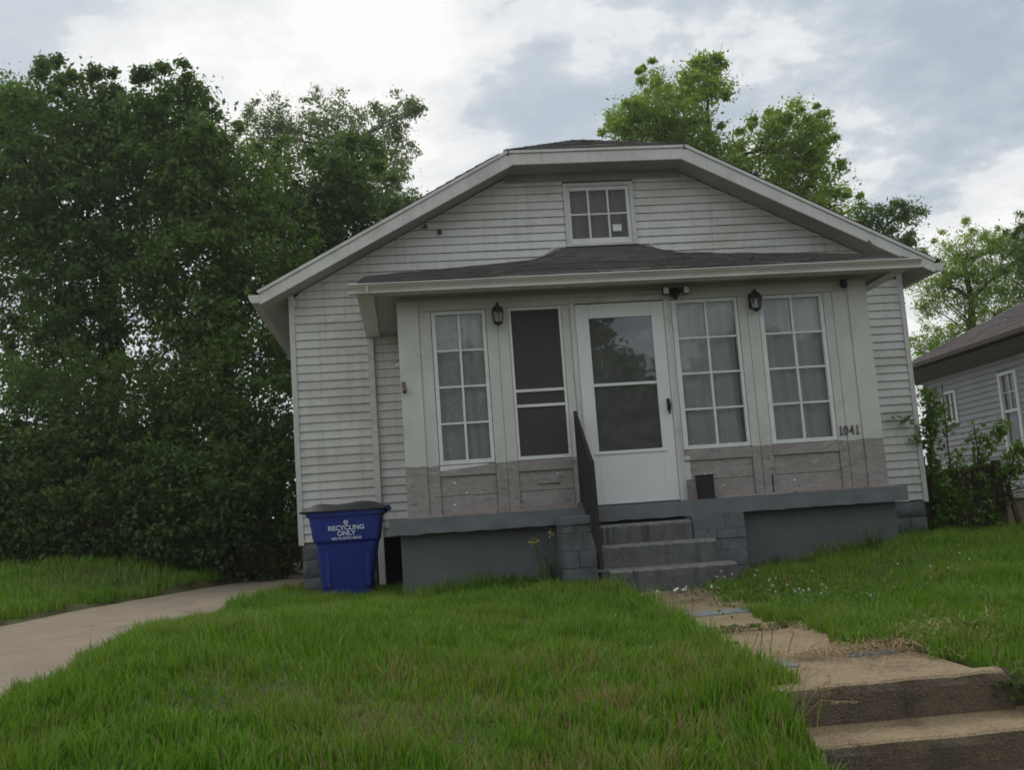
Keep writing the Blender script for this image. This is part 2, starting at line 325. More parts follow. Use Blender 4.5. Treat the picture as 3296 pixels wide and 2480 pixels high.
# ------------------------------------------------------------------ mesh helpers
ORIG = {}
def origin(o):
    return ORIG.get(o.name, Vector((0, 0, 0))) if o else Vector((0, 0, 0))
def finish(o, parent, org):
    COL.objects.link(o)
    if parent: o.parent = parent
    ORIG[o.name] = org
    return o
def tag(o, label=None, cat=None, group=None, kind=None):
    if label: o['label'] = label
    if cat: o['category'] = cat
    if group: o['group'] = group
    if kind: o['kind'] = kind
    return o
def empty(name, loc, label=None, cat=None, group=None, kind=None):
    o = bpy.data.objects.new(name, None); o.location = loc; o.empty_display_size = .1
    COL.objects.link(o); ORIG[o.name] = Vector(loc)
    return tag(o, label, cat, group, kind)
class MB:
    def __init__(s): s.v = []; s.f = []; s.mi = []
    def quad(s, *p, mi=0):
        n = len(s.v); s.v += [tuple(x) for x in p]; s.f.append(tuple(range(n, n+len(p)))); s.mi.append(mi); return s
    def box(s, x0, x1, y0, y1, z0, z1, mi=0, jit=0.):
        n = len(s.v)
        P = [(x, y, z) for z in (z0, z1) for y in (y0, y1) for x in (x0, x1)]
        if jit: P = [tuple(c+random.uniform(-jit, jit) for c in q) for q in P]
        s.v += P
        for f in ((0, 2, 3, 1), (4, 5, 7, 6), (0, 1, 5, 4), (2, 6, 7, 3), (0, 4, 6, 2), (1, 3, 7, 5)):
            s.f.append(tuple(n+i for i in f)); s.mi.append(mi)
        return s
    def hexa(s, b, t, mi=0):
        """8-corner solid: b, t are 4 corners each, counter-clockwise seen from above"""
        n = len(s.v); s.v += [tuple(x) for x in b]+[tuple(x) for x in t]
        for f in ((3, 2, 1, 0), (4, 5, 6, 7), (0, 1, 5, 4), (1, 2, 6, 5), (2, 3, 7, 6), (3, 0, 4, 7)):
            s.f.append(tuple(n+i for i in f)); s.mi.append(mi)
        return s
    def prism(s, poly, vec, mi=0):
        """polygon extruded by vec"""
        n = len(s.v); k = len(poly); v = Vector(vec)
        s.v += [tuple(x) for x in poly]+[tuple(Vector(x)+v) for x in poly]
        s.f.append(tuple(range(n+k-1, n-1, -1))); s.mi.append(mi)
        s.f.append(tuple(range(n+k, n+2*k))); s.mi.append(mi)
        for i in range(k):
            j = (i+1) % k; s.f.append((n+i, n+j, n+k+j, n+k+i)); s.mi.append(mi)
        return s
    def tube(s, pts, rad, k=8, cap=True, mi=0):
        pts = [Vector(p) for p in pts]; n0 = len(s.v)
        if not hasattr(rad, '__len__'): rad = [rad]*len(pts)
        for i, p in enumerate(pts):
            d = (pts[min(i+1, len(pts)-1)]-pts[max(i-1, 0)]).normalized()
            a = d.cross(Vector((0, 0, 1)) if abs(d.z) < .95 else Vector((1, 0, 0))).normalized(); b = d.cross(a)
            for j in range(k):
                t = 2*math.pi*j/k; s.v.append(tuple(p+(a*math.cos(t)+b*math.sin(t))*rad[i]))
        for i in range(len(pts)-1):
            for j in range(k):
                q = (j+1) % k
                s.f.append((n0+i*k+j, n0+i*k+q, n0+(i+1)*k+q, n0+(i+1)*k+j)); s.mi.append(mi)
        if cap:
            s.f.append(tuple(range(n0+k-1, n0-1, -1))); s.mi.append(mi)
            e = n0+(len(pts)-1)*k; s.f.append(tuple(range(e, e+k))); s.mi.append(mi)
        return s
    def lathe(s, prof, c=(0, 0, 0), k=12, mi=0):
        """profile [(r, z)] turned about the vertical through c"""
        n0 = len(s.v)
        for r, z in prof:
            for j in range(k):
                t = 2*math.pi*j/k+math.pi/k; s.v.append((c[0]+r*math.cos(t), c[1]+r*math.sin(t), c[2]+z))
        for i in range(len(prof)-1):
            for j in range(k):
                q = (j+1) % k; s.f.append((n0+i*k+j, n0+i*k+q, n0+(i+1)*k+q, n0+(i+1)*k+j)); s.mi.append(mi)
        s.f.append(tuple(range(n0+k-1, n0-1, -1))); s.mi.append(mi)
        e = n0+(len(prof)-1)*k; s.f.append(tuple(range(e, e+k))); s.mi.append(mi)
        return s
    def build(s, name, mat, parent=None, smooth=False, bevel=0., own=False):
        me = bpy.data.meshes.new(name)
        org = origin(parent)
        if parent is None and own:
            P = np.array(s.v); c = P.mean(0); org = Vector((c[0], c[1], P[:, 2].min()))
        me.from_pydata([tuple(Vector(v)-org) for v in s.v], [], s.f)
        for m in (mat if isinstance(mat, (list, tuple)) else [mat]): me.materials.append(MATS[m])
        if any(s.mi): me.polygons.foreach_set('material_index', s.mi)
        if smooth: me.polygons.foreach_set('use_smooth', [True]*len(me.polygons))
        me.update()
        o = bpy.data.objects.new(name, me)
        if parent is None and own: o.location = org
        if bevel:
            b = o.modifiers.new('edge', 'BEVEL'); b.width = bevel; b.segments = 2; b.limit_method = 'ANGLE'; b.angle_limit = R(40)
        return finish(o, parent, org)
def np_obj(name, V, F, mat, parent=None, smooth=False):
    me = bpy.data.meshes.new(name); org = origin(parent)
    V = (np.asarray(V, np.float32)-np.array(org, np.float32)).astype(np.float32); F = np.asarray(F, np.int32); k = F.shape[1]
    me.vertices.add(len(V)); me.vertices.foreach_set('co', V.ravel())
    me.loops.add(F.size); me.loops.foreach_set('vertex_index', F.ravel())
    me.polygons.add(len(F)); me.polygons.foreach_set('loop_start', np.arange(len(F), dtype=np.int32)*k)
    me.polygons.foreach_set('loop_total', np.full(len(F), k, np.int32))
    if smooth: me.polygons.foreach_set('use_smooth', np.ones(len(F), bool))
    me.update(calc_edges=True); me.validate()
    for m in (mat if isinstance(mat, (list, tuple)) else [mat]): me.materials.append(MATS[m])
    return finish(bpy.data.objects.new(name, me), parent, org)
def text_obj(name, body, size, loc, mat, parent, extr=.002, bold=0., squash=1.):
    cu = bpy.data.curves.new(name, 'FONT'); cu.body = body; cu.size = size; cu.extrude = extr; cu.offset = bold
    cu.align_x = 'CENTER'; cu.align_y = 'BOTTOM_BASELINE'
    t = bpy.data.objects.new(name+'_curve', cu); COL.objects.link(t)
    bpy.context.view_layer.update()
    me = bpy.data.meshes.new_from_object(t.evaluated_get(bpy.context.evaluated_depsgraph_get()))
    COL.objects.unlink(t); bpy.data.objects.remove(t)
    org = origin(parent)
    for v in me.vertices: v.co = Vector((v.co.x*squash, -v.co.z, v.co.y))+Vector(loc)-org
    me.materials.clear(); me.materials.append(MATS[mat]); me.name = name
    return finish(bpy.data.objects.new(name, me), parent, org)
# ------------------------------------------------------------------ terrain
CP = np.array([
 # in front of the house
 (-1.0, 1.9, -.73), (-.4, .6, -.76), (.2, -.3, -.755), (1.0, -.3, -.73), (1.6, -.4, -.72), (3.3, -.5, -.78), (4.0, -.3, -.72), (5.2, -.3, -.585), (6.4, 1.6, -.60), (7.4, 2.0, -.62),
 (-.9, -.6, -.74), (.2, -1.2, -.735), (1.5, -1.3, -.74), (2.5, -1.3, -.80), (3.4, -1.3, -.76), (4.9, -1.2, -.62), (6.5, -.8, -.62),
 (-1.1, -2., -.685), (0., -2., -.70), (1.4, -2.4, -.80), (2.5, -2.6, -.865), (3.3, -2.6, -.84), (5., -2.6, -.72), (6.6, -3., -.74),
 (-1.25, -4., -.66), (0., -4., -.76), (1.5, -4., -.90), (2.5, -4., -.925), (3.4, -4., -.91), (5., -4., -.82),
 (-1.4, -5., -.72), (0., -5., -.86), (1.6, -5.2, -.99), (2.5, -5.3, -.99), (3.5, -5.2, -.97), (5., -5.2, -.93),
 (-1.3, -6.4, -1.0), (.5, -6.4, -1.14), (1.7, -6.4, -1.25), (3.6, -6.4, -1.25), (5., -6.4, -1.2),
 (-1., -8., -1.45), (2.5, -8., -1.5), (5., -8., -1.48),
 # driveway and the bank beyond it
 (-1.85, -6.4, -1.12), (-1.8, -4.6, -.90), (-1.75, -3., -.78), (-1.6, -1., -.70), (-1.5, 1., -.67), (-1.3, 4., -.66), (-1.4, 9., -.66),
 (-3.7, -6.4, -1.1), (-3.6, -3., -.76), (-3.5, 0., -.66), (-2.95, 3., -.66), (-2.3, 5., -.62), (-2., 8., -.60),
 (-5., -3., -.62), (-4.6, 1.2, -.46), (-4.9, 4., -.27), (-3.4, 4.6, -.36), (-2.6, 6.4, -.44), (-6.5, 6., -.22), (-3., 9., -.3), (-7., 1., -.45), (-7., -5., -.95),
 (8., -2., -.70), (8., 4., -.65), (8., 9., -.6), (3., 12., -.6), (8., -6., -1.1), (-3., -8., -1.5), (8., -8., -1.5), (-7., -8., -1.5),
], float)
def _U(r2): return np.where(r2 > 1e-12, r2*np.log(np.maximum(r2, 1e-12)), 0.)
def _tps(C):
    n = len(C); d2 = ((C[:, None, :2]-C[None, :, :2])**2).sum(-1)
    K = _U(d2)+np.eye(n)*.15; Pm = np.c_[np.ones(n), C[:, :2]]
    A = np.zeros((n+3, n+3)); A[:n, :n] = K; A[:n, n:] = Pm; A[n:, :n] = Pm.T
    return np.linalg.solve(A, np.r_[C[:, 2], 0, 0, 0])
TW = _tps(CP)
def terrain(x, y):
    x = np.asarray(x, float); y = np.asarray(y, float); sh = x.shape; x = x.ravel(); y = y.ravel()
    cx = np.clip(x, -8, 8.5); cy = np.clip(y, -8, 11)
    out = np.empty(len(x))
    for i in range(0, len(x), 40000):
        a, b = cx[i:i+40000], cy[i:i+40000]
        d2 = (a[:, None]-CP[None, :, 0])**2+(b[:, None]-CP[None, :, 1])**2
        out[i:i+40000] = _U(d2)@TW[:-3]+TW[-3]+TW[-2]*a+TW[-1]*b
    out = np.where(y < -8, np.minimum(out, -1.47), out)
    return out.reshape(sh)
def tz(x, y): return float(terrain(np.array([x]), np.array([y]))[0])

# driveway outline: left and right edge as functions of y
DL = np.polyfit([-9, -6, -3, 0, 1.5, 3, 4.5, 6, 9, 14], [-4.2, -4.0, -3.8, -3.52, -3.3, -3.0, -2.68, -2.35, -1.9, -1.75], 4)
def drive_l(y): return np.polyval(DL, y)
def drive_r(y): return np.interp(y, [-9, -6, -4, -2, 0, 3, 14], [-2.0, -1.85, -1.72, -1.58, -1.42, -1.2, -1.1])
def drive_z(y): return np.interp(y, [-8.6, -6.4, -4.6, -3, -1, 1, 4, 9, 14], [-1.47, -1.11, -.90, -.78, -.70, -.668, -.655, -.64, -.63])
XS0, XS1 = 2.03, 2.98           # garden path
def path_r(y): return np.interp(y, [-5.5, -5.1, -4.4, -3.8, -3., -2., -1.2], [3.05, 2.95, 2.72, 2.68, 2.72, 2.78, 2.92])

def build_ground():
    xs = np.r_[-600, -300, -150, -80, -45, -28, -18, np.arange(-12, 14.01, .2), 18, 28, 45, 80, 150, 300, 600]
    ys = np.r_[-600, -300, -150, -80, -45, -28, -18, np.arange(-12, 16.01, .2), 20, 28, 45, 80, 150, 300, 600]
    X, Y = np.meshgrid(xs, ys); Z = terrain(X, Y)
    inner = (np.abs(X) < 10) & (Y > -8) & (Y < 12)
    Z = Z+np.where(inner, .02*np.sin(X*3.1+Y*1.7)*np.sin(Y*2.3-X), 0)
    # cut down under the driveway, the path and the street steps
    dm = (X > drive_l(Y)+.12) & (X < drive_r(Y)-.12) & (Y > -9) & (Y < 14); Z = np.where(dm, np.minimum(Z, drive_z(Y))-.07, Z)
    pm = (X > 1.95) & (X < 3.06) & (Y > -5.7) & (Y < -.9); Z = np.where(pm, Z-.09, Z)
    sm = (X > 1.85) & (X < np.where(Y > -5.6, 3.1, 3.45)) & (Y <= -5.45) & (Y > -8); Z = np.where(sm, Z-.30, Z)
    hm = (X > -.8) & (X < 6.3) & (Y > 2.1) & (Y < 11); Z = np.where(hm, Z-.2, Z)
    V = np.c_[X.ravel(), Y.ravel(), Z.ravel()]; ny, nx = X.shape
    i = np.arange(ny-1)[:, None]*nx+np.arange(nx-1)[None, :]
    F = np.stack([i, i+1, i+nx+1, i+nx], -1).reshape(-1, 4)
    g = np_obj('ground', V, F, 'soil_turf', smooth=True); tag(g, kind='structure')
build_ground()

def build_drive():
    ys = np.arange(-8.6, 14.01, .2); V = []; k = 9
    for y in ys:
        l, r = float(drive_l(y)), float(drive_r(y))
        l += .012*math.sin(y*5.3)+random.uniform(-.015, .015); r += .03*math.sin(y*3.7)
        for t in np.linspace(0, 1, k):
            x = l+(r-l)*t; V.append((x, y, float(drive_z(y))-.010*math.exp(-((t-.5)/.2)**2)-(.03 if t in (0., 1.) else 0.)))
    V = np.array(V); n = len(ys)
    i = np.arange(n-1)[:, None]*k+np.arange(k-1)[None, :]
    F = np.stack([i, i+1, i+k+1, i+k], -1).reshape(-1, 4)
    d = np_obj('driveway', V, F, 'drive_concrete', smooth=True); tag(d, kind='structure')
    # roadway and sidewalk in front of the lot, below the bank
    m = MB(); m.box(-40, 40, -10.2, -8.7, -1.6, -1.44); tag(m.build('sidewalk', 'drive_concrete'), kind='structure')
    m = MB(); m.box(-80, 80, -20, -11.4, -1.75, -1.455); tag(m.build('road', 'street'), kind='structure')
build_drive()

def path_z(y): return float(np.interp(y, [-5.5, -4.62, -3.62, -2.72, -1.95, -1.0], [-.992, -.957, -.915, -.868, -.825, -.785]))+.0
def build_path():
    root = empty('garden_path', (2.5, -3, tz(2.5, -3)), kind='structure')
    cuts = [-1.12, -1.95, -2.72, -3.62, -4.62, -5.46]
    for a, b in zip(cuts[:-1], cuts[1:]):
        m = MB(); dz = random.uniform(-.004, .0); g = random.uniform(.01, .03)
        x0, x1 = XS0+random.uniform(-.03, .03), XS1+random.uniform(-.03, .03)
        n = 6; top = []
        za, zb = path_z(a)+dz, path_z(b)+dz
        if b < -5.4: zb = -.992
        y0, y1 = b+g, a-g
        m.hexa([(x0, y0, zb-.12), (x1, y0, zb-.12), (x1, y1, za-.12), (x0, y1, za-.12)],
               [(x0, y0, zb+random.uniform(-.004, .001)), (x1, y0, zb+random.uniform(-.004, .001)), (x1, y1, za), (x0, y1, za)])
        m.build('path_slab', 'aggregate', root, bevel=.012)
    for x0, x1, y0, y1 in ((2.10, 2.74, -2.86, -2.62), (1.96, 2.24, -5.02, -4.74), (2.55, 2.88, -4.86, -4.76)):
        m = MB(); z0, z1 = path_z(y0)+.004, path_z(y1)+.004
        m.hexa([(x0, y0, z0-.05), (x1, y0+.03, z0-.05), (x1-.04, y1, z0-.05), (x0+.05, y1, z0-.05)], [(x0, y0, z0), (x1, y0+.03, z0+.002), (x1-.04, y1, z1+.001), (x0+.05, y1, z1)])
        m.build('slate_strip', 'slate', root, bevel=.002)
build_path()

def build_street_steps():
    t = empty('concrete_steps', (2.5, -5.8, -1.5), 'old mossy concrete steps leading up from the street to the garden path', 'steps')
    def step(x0, x1, yf, yb, ztf, ztb, zb, seed):
        r = random.Random(seed); n = 26; V = []; F = []; mi = []
        xs = np.linspace(x0, x1, n); m = MB()
        ed = [.010*math.sin(i*.9+seed)+r.uniform(-.007, .007)-(.03 if i < 1 or i > n-2 else 0) for i in range(n)]
        for i in range(n-1):
            xa, xb = xs[i], xs[i+1]; a, b = ed[i], ed[i+1]
            ra, rb = .020, .020
            m.quad((xa, yb, ztb), (xa, yf+ra-a, ztf+a*.4), (xb, yf+rb-b, ztf+b*.4), (xb, yb, ztb), mi=0)
            m.quad((xa, yf+ra-a, ztf+a*.4), (xa, yf+.004-a, ztf-.012+a*.4), (xb, yf+.004-b, ztf-.012+b*.4), (xb, yf+rb-b, ztf+b*.4), mi=0)
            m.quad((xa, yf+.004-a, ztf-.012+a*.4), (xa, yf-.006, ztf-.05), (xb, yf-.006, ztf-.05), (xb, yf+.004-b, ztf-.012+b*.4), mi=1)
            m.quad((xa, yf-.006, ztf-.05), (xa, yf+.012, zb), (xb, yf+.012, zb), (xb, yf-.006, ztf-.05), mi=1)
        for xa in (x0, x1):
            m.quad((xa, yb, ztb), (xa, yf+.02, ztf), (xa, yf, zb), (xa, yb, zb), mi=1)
        m.build('step', ['aggregate', 'riser_mossy'], t, smooth=False)
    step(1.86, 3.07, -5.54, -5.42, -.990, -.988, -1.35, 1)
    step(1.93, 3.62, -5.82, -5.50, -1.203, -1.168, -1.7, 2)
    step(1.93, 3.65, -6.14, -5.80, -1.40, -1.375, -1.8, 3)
build_street_steps()

# ------------------------------------------------------------------ grass
def in_rect(x, y, a, b, c, d): return (x > a) & (x < b) & (y > c) & (y < d)
def hash_noise(x, y, s, seed=0):
    r = np.random.default_rng(seed); g = r.random((64, 64))
    fx, fy = x*s+100, y*s+100; ix, iy = np.floor(fx).astype(int), np.floor(fy).astype(int); tx, ty = fx-ix, fy-iy
    tx = tx*tx*(3-2*tx); ty = ty*ty*(3-2*ty)
    q = lambda a, b: g[a % 64, b % 64]
    return (q(ix, iy)*(1-tx)+q(ix+1, iy)*tx)*(1-ty)+(q(ix, iy+1)*(1-tx)+q(ix+1, iy+1)*tx)*ty
def grass_ok(x, y):
    n = hash_noise(x, y, 4.5, 3)-.5; n2 = hash_noise(x, y, 14, 5)-.5
    bad = (x > XS0+.02+.14*n+.06*n2) & (x < path_r(y)+.30*n+.12*n2) & (y > -5.6) & (y < -.95)
    bad |= (x > 1.9+.12*n) & (x < np.where(y > -5.58, 3.08, 3.45)+.12*n) & (y <= -5.45+.05*n) & (y > -7.5)
    bad |= (x > drive_l(y)-.02+.12*n) & (x < drive_r(y)+.06+.16*n)
    bad |= in_rect(x, y, -.96, 6.4, 1.9, 11) | in_rect(x, y, .16, 5.12, -.12, 2)
    bad |= in_rect(x, y, 1.64, 3.5, -.66, 0) | in_rect(x, y, 1.98, 3.18, -1.14, 0)
    return ~bad
def blades(x, y, hmul=1., wmul=1., lean=.35, seed=1, dense_h=True):
    r = np.random.default_rng(seed); n = len(x); z = terrain(x, y)-.015
    hn = hash_noise(x, y, 1.4, 9); hn2 = hash_noise(x, y, 6., 12)
    bare = hash_noise(x, y, .9, 21)
    hn3 = hash_noise(x, y, 11., 44)
    h = (.036+.050*hn+.075*hn2*hn2+.03*hn3)*(.45+.85*r.random(n))*hmul
    h *= np.clip(1.25-(bare-.35)*1.1, .55, 1.1)
    w = (.0020+.0024*r.random(n))*wmul
    a = r.random(n)*2*np.pi; cl = hash_noise(x, y, 3., 31)*2*np.pi*2
    d = np.stack([np.cos(a)*.9+np.cos(cl)*.35, np.sin(a)*.9+np.sin(cl)*.35], 1)*(lean*(.4+1.1*r.random(n)))[:, None]
    s = np.stack([-np.sin(a), np.cos(a)], 1)
    # widen across the lens a little so that blades do not vanish edge on
    P = np.stack([x, y], 1)
    b0 = np.c_[P-s*w[:, None], z]; b1 = np.c_[P+s*w[:, None], z]
    m = P+d*h[:, None]*.35; m0 = np.c_[m-s*w[:, None]*.85, z+h*.58]; m1 = np.c_[m+s*w[:, None]*.85, z+h*.58]
    t = np.c_[P+d*h[:, None]*1.05, z+h*(1-.25*np.hypot(d[:, 0], d[:, 1]))]
    V = np.stack([b0, b1, m1, m0, t], 1).reshape(-1, 3); i = np.arange(n)[:, None]*5
    F = np.concatenate([i+np.array([[0, 1, 2]]), i+np.array([[0, 2, 3]]), i+np.array([[3, 2, 4]])])
    return V, F
def build_lawn():
    r = np.random.default_rng(5); xs, ys = [], []
    for (x0, x1, y0, y1, den) in ((-2.2, 2.3, -7.4, -5.2, 7600), (-2.2, 2.3, -5.2, -3, 6000), (-2.0, 2.5, -3, 2.2, 4200),
                                  (2.3, 4.6, -6.9, -4.4, 6400), (2.4, 6.6, -4.4, -2, 5000), (2.4, 8.5, -2, 2.6, 3200), (6.3, 10, 2.6, 6., 600)):
        n = int((x1-x0)*(y1-y0)*den); x = r.uniform(x0, x1, n); y = r.uniform(y0, y1, n)
        k = grass_ok(x, y)
        k &= r.random(n) < np.clip(1.35-1.5*np.clip(hash_noise(x, y, .9, 21)-.52, 0, 1)*2.6, .6, 1)
        xs.append(x[k]); ys.append(y[k])
    x, y = np.concatenate(xs), np.concatenate(ys)
    V, F = blades(x, y, 1., 1., .4, 2)
    o = np_obj('lawn_grass', V, F, 'grass_blade'); tag(o, 'unmown green grass covering the front lawn of the white house', 'grass', kind='stuff')
    # taller tufts along the edges of path, steps, driveway and walls
    x = []; y = []
    def edge(n, fx, fy, s):
        t = r.random(n); x.append(np.vectorize(fx)(t)+r.normal(0, s, n)); y.append(np.vectorize(fy)(t)+r.normal(0, s, n))
    edge(2600, lambda t: 1.95, lambda t: -7.2+5.8*t, .06)
    edge(1300, lambda t: 1.78, lambda t: -6.6+1.3*t, .09)
    edge(3600, lambda t: float(drive_r(-7+9*t))+.10, lambda t: -7+9*t, .06)
    edge(900, lambda t: .2+1.45*t, lambda t: -.24, .06); edge(900, lambda t: 3.5+1.6*t, lambda t: -.24, .06)
    edge(600, lambda t: 5.15, lambda t: -.1+1.9*t, .06); edge(500, lambda t: 5.2+1.2*t, lambda t: 1.78, .05)
    edge(700, lambda t: 3.2+.3*t, lambda t: -6.3+1.2*t, .07)
    x = np.concatenate(x); y = np.concatenate(y); k = (grass_ok(x, y)); x, y = x[k], y[k]
    V, F = blades(x, y, np.where(x < -1, 1.15, 1.7), 1.0, .45, 8)
    o = np_obj('edge_grass', V, F, 'grass_blade'); tag(o, 'taller ragged grass along the driveway, path edge and foundation', 'grass', kind='stuff')
    # broad-leaved weeds among the grass
    n = 420; x = r.uniform(-1.6, 6.2, n); y = r.uniform(-7, 1.2, n); k = grass_ok(x, y) & (hash_noise(x, y, .7, 77) > .42); x, y = x[k], y[k]; V = []; F = []
    for a, b in zip(x, y):
        z = tz(a, b)+.006; m_ = int(r.integers(5, 10)); s_ = r.uniform(.02, .05); t0 = r.random()*6.28
        for q in range(m_):
            t = t0+6.283*q/m_+r.normal(0, .2); L = s_*r.uniform(.7, 1.3); d = np.array([math.cos(t), math.sin(t), 0.]); w = np.array([-d[1], d[0], 0])*L*.22; c = np.array([a, b, z]); up = np.array([0, 0, L*r.uniform(.35, .9)])
            i = len(V); V += [c, c+d*L*.55+w+up*.8, c+d*L+up*.75, c+d*L*.55-w+up*.8]; F.append((i, i+1, i+2, i+3))
    o = np_obj('lawn_weeds', V, F, 'leaf_vine'); tag(o, 'small broad leaved weeds scattered through the front lawn', 'weeds', kind='stuff')
    # strip between driveway and hedge
    n = 60000; x = r.uniform(-8.5, -1.6, n); y = r.uniform(-3, 9, n); k = (x < drive_l(y)-.02) ; x, y = x[k], y[k]
    ye = r.uniform(-3, 8.5, 9000); x = np.r_[x, drive_l(ye)-.06+r.normal(0, .09, 9000)]; y = np.r_[y, ye]; k = x < drive_l(y)+.10; x, y = x[k], y[k]
    V, F = blades(x, y, 1.25, 1.7, .4, 4)
    o = np_obj('verge_grass', V, F, 'grass_blade'); tag(o, 'grass verge rising from the driveway to the overgrown trees', 'grass', kind='stuff')
build_lawn()
# ------------------------------------------------------------------ the white bungalow
D = 1.9; XL, XR = -.978, 6.432; ZB = -.15; CXH = 2.705; YF = D-.407
EAVE_L, EAVE_R, Z_EAVE, SL = -1.30, 6.71, 2.675, .5305     # roof top plane
APEX = Z_EAVE+(CXH-EAVE_L)*SL
def zu(x):                                                 # underside of the rake
    return min(2.53+.5137*(min(x, 2*CXH-x)+1.27), 4.05)
house = empty('bungalow_house', (2.7, 1.9, -.7), 'small white clapboard bungalow with clipped gable and enclosed front porch, number 1041', 'house')

def build_walls():
    wall = empty('front_wall', (2.7, D, ZB)); wall.parent = house; wall.location = Vector((2.7, D, ZB))-origin(house)
    GL, GR, GB, GT = 2.324, 3.187, 3.14, 3.93
    m = MB()
    t = .12
    m.prism([(XL, D, ZB), (XR, D, ZB), (XR, D, GB), (XL, D, GB)][:2]+[(XR, D, 2.68), (XR, D, 2.68)][:1]+[(5.55, D, GB), (-.14, D, GB), (XL, D, 2.68)], (0, t, 0))
    m.prism([(-.14, D, GB), (GL, D, GB), (GL, D, 4.04), (1.70, D, 4.04)], (0, t, 0))
    m.prism([(GR, D, GB), (5.55, D, GB), (3.72, D, 4.04), (GR, D, 4.04)], (0, t, 0))
    m.box(GL, GR, D, D+t, GT, 4.04)
    m.build('sheathing', 'lap_shadow', wall)
    # clapboards, one by one
    pitch = .0967; z = ZB+.002
    def board(xa, xb, z0, z1, slant=False):
        lo, hi = (lim(z0) if slant in ('L', 'B') else xa), (2*CXH-lim(z0) if slant in ('R', 'B') else xb)
        if hi-lo > 1.6 and random.random() < .6:
            xm = random.uniform(lo+.6, hi-.6)
            piece(xa, xm-.0008, z0, z1, 'L' if slant in ('L', 'B') else False); piece(xm+.0008, xb, z0+random.uniform(-.0015, .0015), z1, 'R' if slant in ('R', 'B') else False)
        else: piece(xa, xb, z0, z1, slant)
    def piece(xa, xb, z0, z1, slant=False):
        xa0 = xa1 = xa; xb0 = xb1 = xb
        if slant == 'L' or slant == 'B': xa0, xa1 = lim(z0), lim(z1+.0)
        if slant == 'R' or slant == 'B': xb0, xb1 = 2*CXH-lim(z0), 2*CXH-lim(z1)
        w = random.uniform(-.003, .002)
        f = -.024+w; g = -.006
        m = MB(); m.hexa([(xa0, D+f, z0), (xb0, D+f, z0), (xb0, D-.001, z0), (xa0, D-.001, z0)], [(xa1, D+g, z1), (xb1, D+g, z1), (xb1, D-.001, z1), (xa1, D-.001, z1)])
        m.build('siding_board', 'siding', wall)
    def lim(z):
        if z < 2.66: return XL+.045
        return max(XL+.045, (z-2.53)/.5137-1.27+.0)
    while z < 3.94:
        z1 = z+pitch-.004
        zc = min(z1, 4.04)
        if z1 < 2.15:
            board(XL+.045, -.112, z, zc); board(-.034, .34, z, zc); board(5.02, XR-.045, z, zc)
        elif z1 < 2.62:
            board(XL+.045, XR-.045, z, zc)
        elif z1 < 3.14+.03:
            board(0, 0, z, zc, 'B')
        else:
            board(0, GL-.004, z, zc, 'L'); board(GR+.004, 0, z, zc, 'R')
        z += pitch
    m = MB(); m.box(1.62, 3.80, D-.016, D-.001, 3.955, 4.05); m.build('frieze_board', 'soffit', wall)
    for xa, xb in ((XL-.012, XL+.05), (XR-.05, XR+.012)):
        m = MB(); m.box(xa, xb, D-.034, D+.0, ZB-.03, zu(XL)+.02); m.box(xa if xa < 0 else xb-.02, xa+.02 if xa < 0 else xb, D, D+.07, ZB-.03, 2.68)
        m.build('corner_board', 'trim', wall, bevel=.004)
    m = MB(); m.box(.62, .67, D-.04, D-.02, 3.44, 3.475); m.tube([(.64, D-.03, 3.46), (.64, D-.10, 3.47), (.66, D-.11, 3.45)], .012, 6)
    m.build('wall_bracket', 'bracket_rust', wall)
    m = MB(); m.box(.79, .835, D-.045, D-.012, 3.365, 3.42); m.build('vent_hole', 'black_metal', wall)
    # side and back walls with the same lap, hidden from the street
    for sx, x in ((-1, XL), (1, XR)):
        m = MB(); z = ZB
        while z < 2.6:
            o = .018*sx
            m.quad((x+o, D+.07, z), (x+o, 11, z), (x+.004*sx, 11, z+pitch), (x+.004*sx, D+.07, z+pitch))
            m.quad((x, D+.07, z), (x, 11, z), (x+o, 11, z), (x+o, D+.07, z)); z += pitch
        m.box(min(x, x-.1*sx), max(x, x-.1*sx), D+.12, 11, ZB, 2.66)
        w = m.build('side_wall', 'siding', house); tag(w, kind='stuff')
    m = MB(); m.prism([(XL, 11, ZB), (XR, 11, ZB), (XR, 11, 2.68), (CXH, 11, 4.68), (XL, 11, 2.68)], (0, .12, 0)); m.build('back_wall', 'siding_shade', house)
    # downspout
    m = MB(); m.box(-.110, -.036, D-.075, D-.024, -.68, 2.14); m.box(-.118, -.028, D-.08, D-.024, 1.05, 1.08); m.box(-.118, -.028, D-.08, D-.024, -.02, .01)
    m.build('downspout', 'gutter_metal', house, bevel=.006)
    # gable window
    gw = empty('gable_window', (2.755, D, GB)); gw.parent = house; gw.location = Vector((2.755, D, GB))-origin(house)
    m = MB()
    m.box(GL, GL+.05, D-.035, D+.06, GB, GT); m.box(GR-.05, GR, D-.035, D+.06, GB, GT); m.box(GL+.05, GR-.05, D-.035, D+.06, GT-.045, GT)
    m.hexa([(GL-.01, D-.06, GB-.005), (GR+.01, D-.06, GB-.005), (GR+.01, D+.06, GB-.005), (GL-.01, D+.06, GB-.005)], [(GL-.01, D-.06, GB+.02), (GR+.01, D-.06, GB+.02), (GR+.01, D+.06, GB+.035), (GL-.01, D+.06, GB+.035)])
    m.build('frame', 'trim', gw, bevel=.004)
    m = MB(); a, b, c, d = 2.375, 3.136, 3.175, 3.885
    m.box(a, 2.405, D-.01, D+.03, c, d); m.box(3.091, b, D-.01, D+.03, c, d); m.box(2.405, 3.091, D-.01, D+.03, c, 3.242); m.box(2.405, 3.091, D-.01, D+.03, 3.837, d)
    m.build('sash', 'sash_paint', gw, bevel=.003)
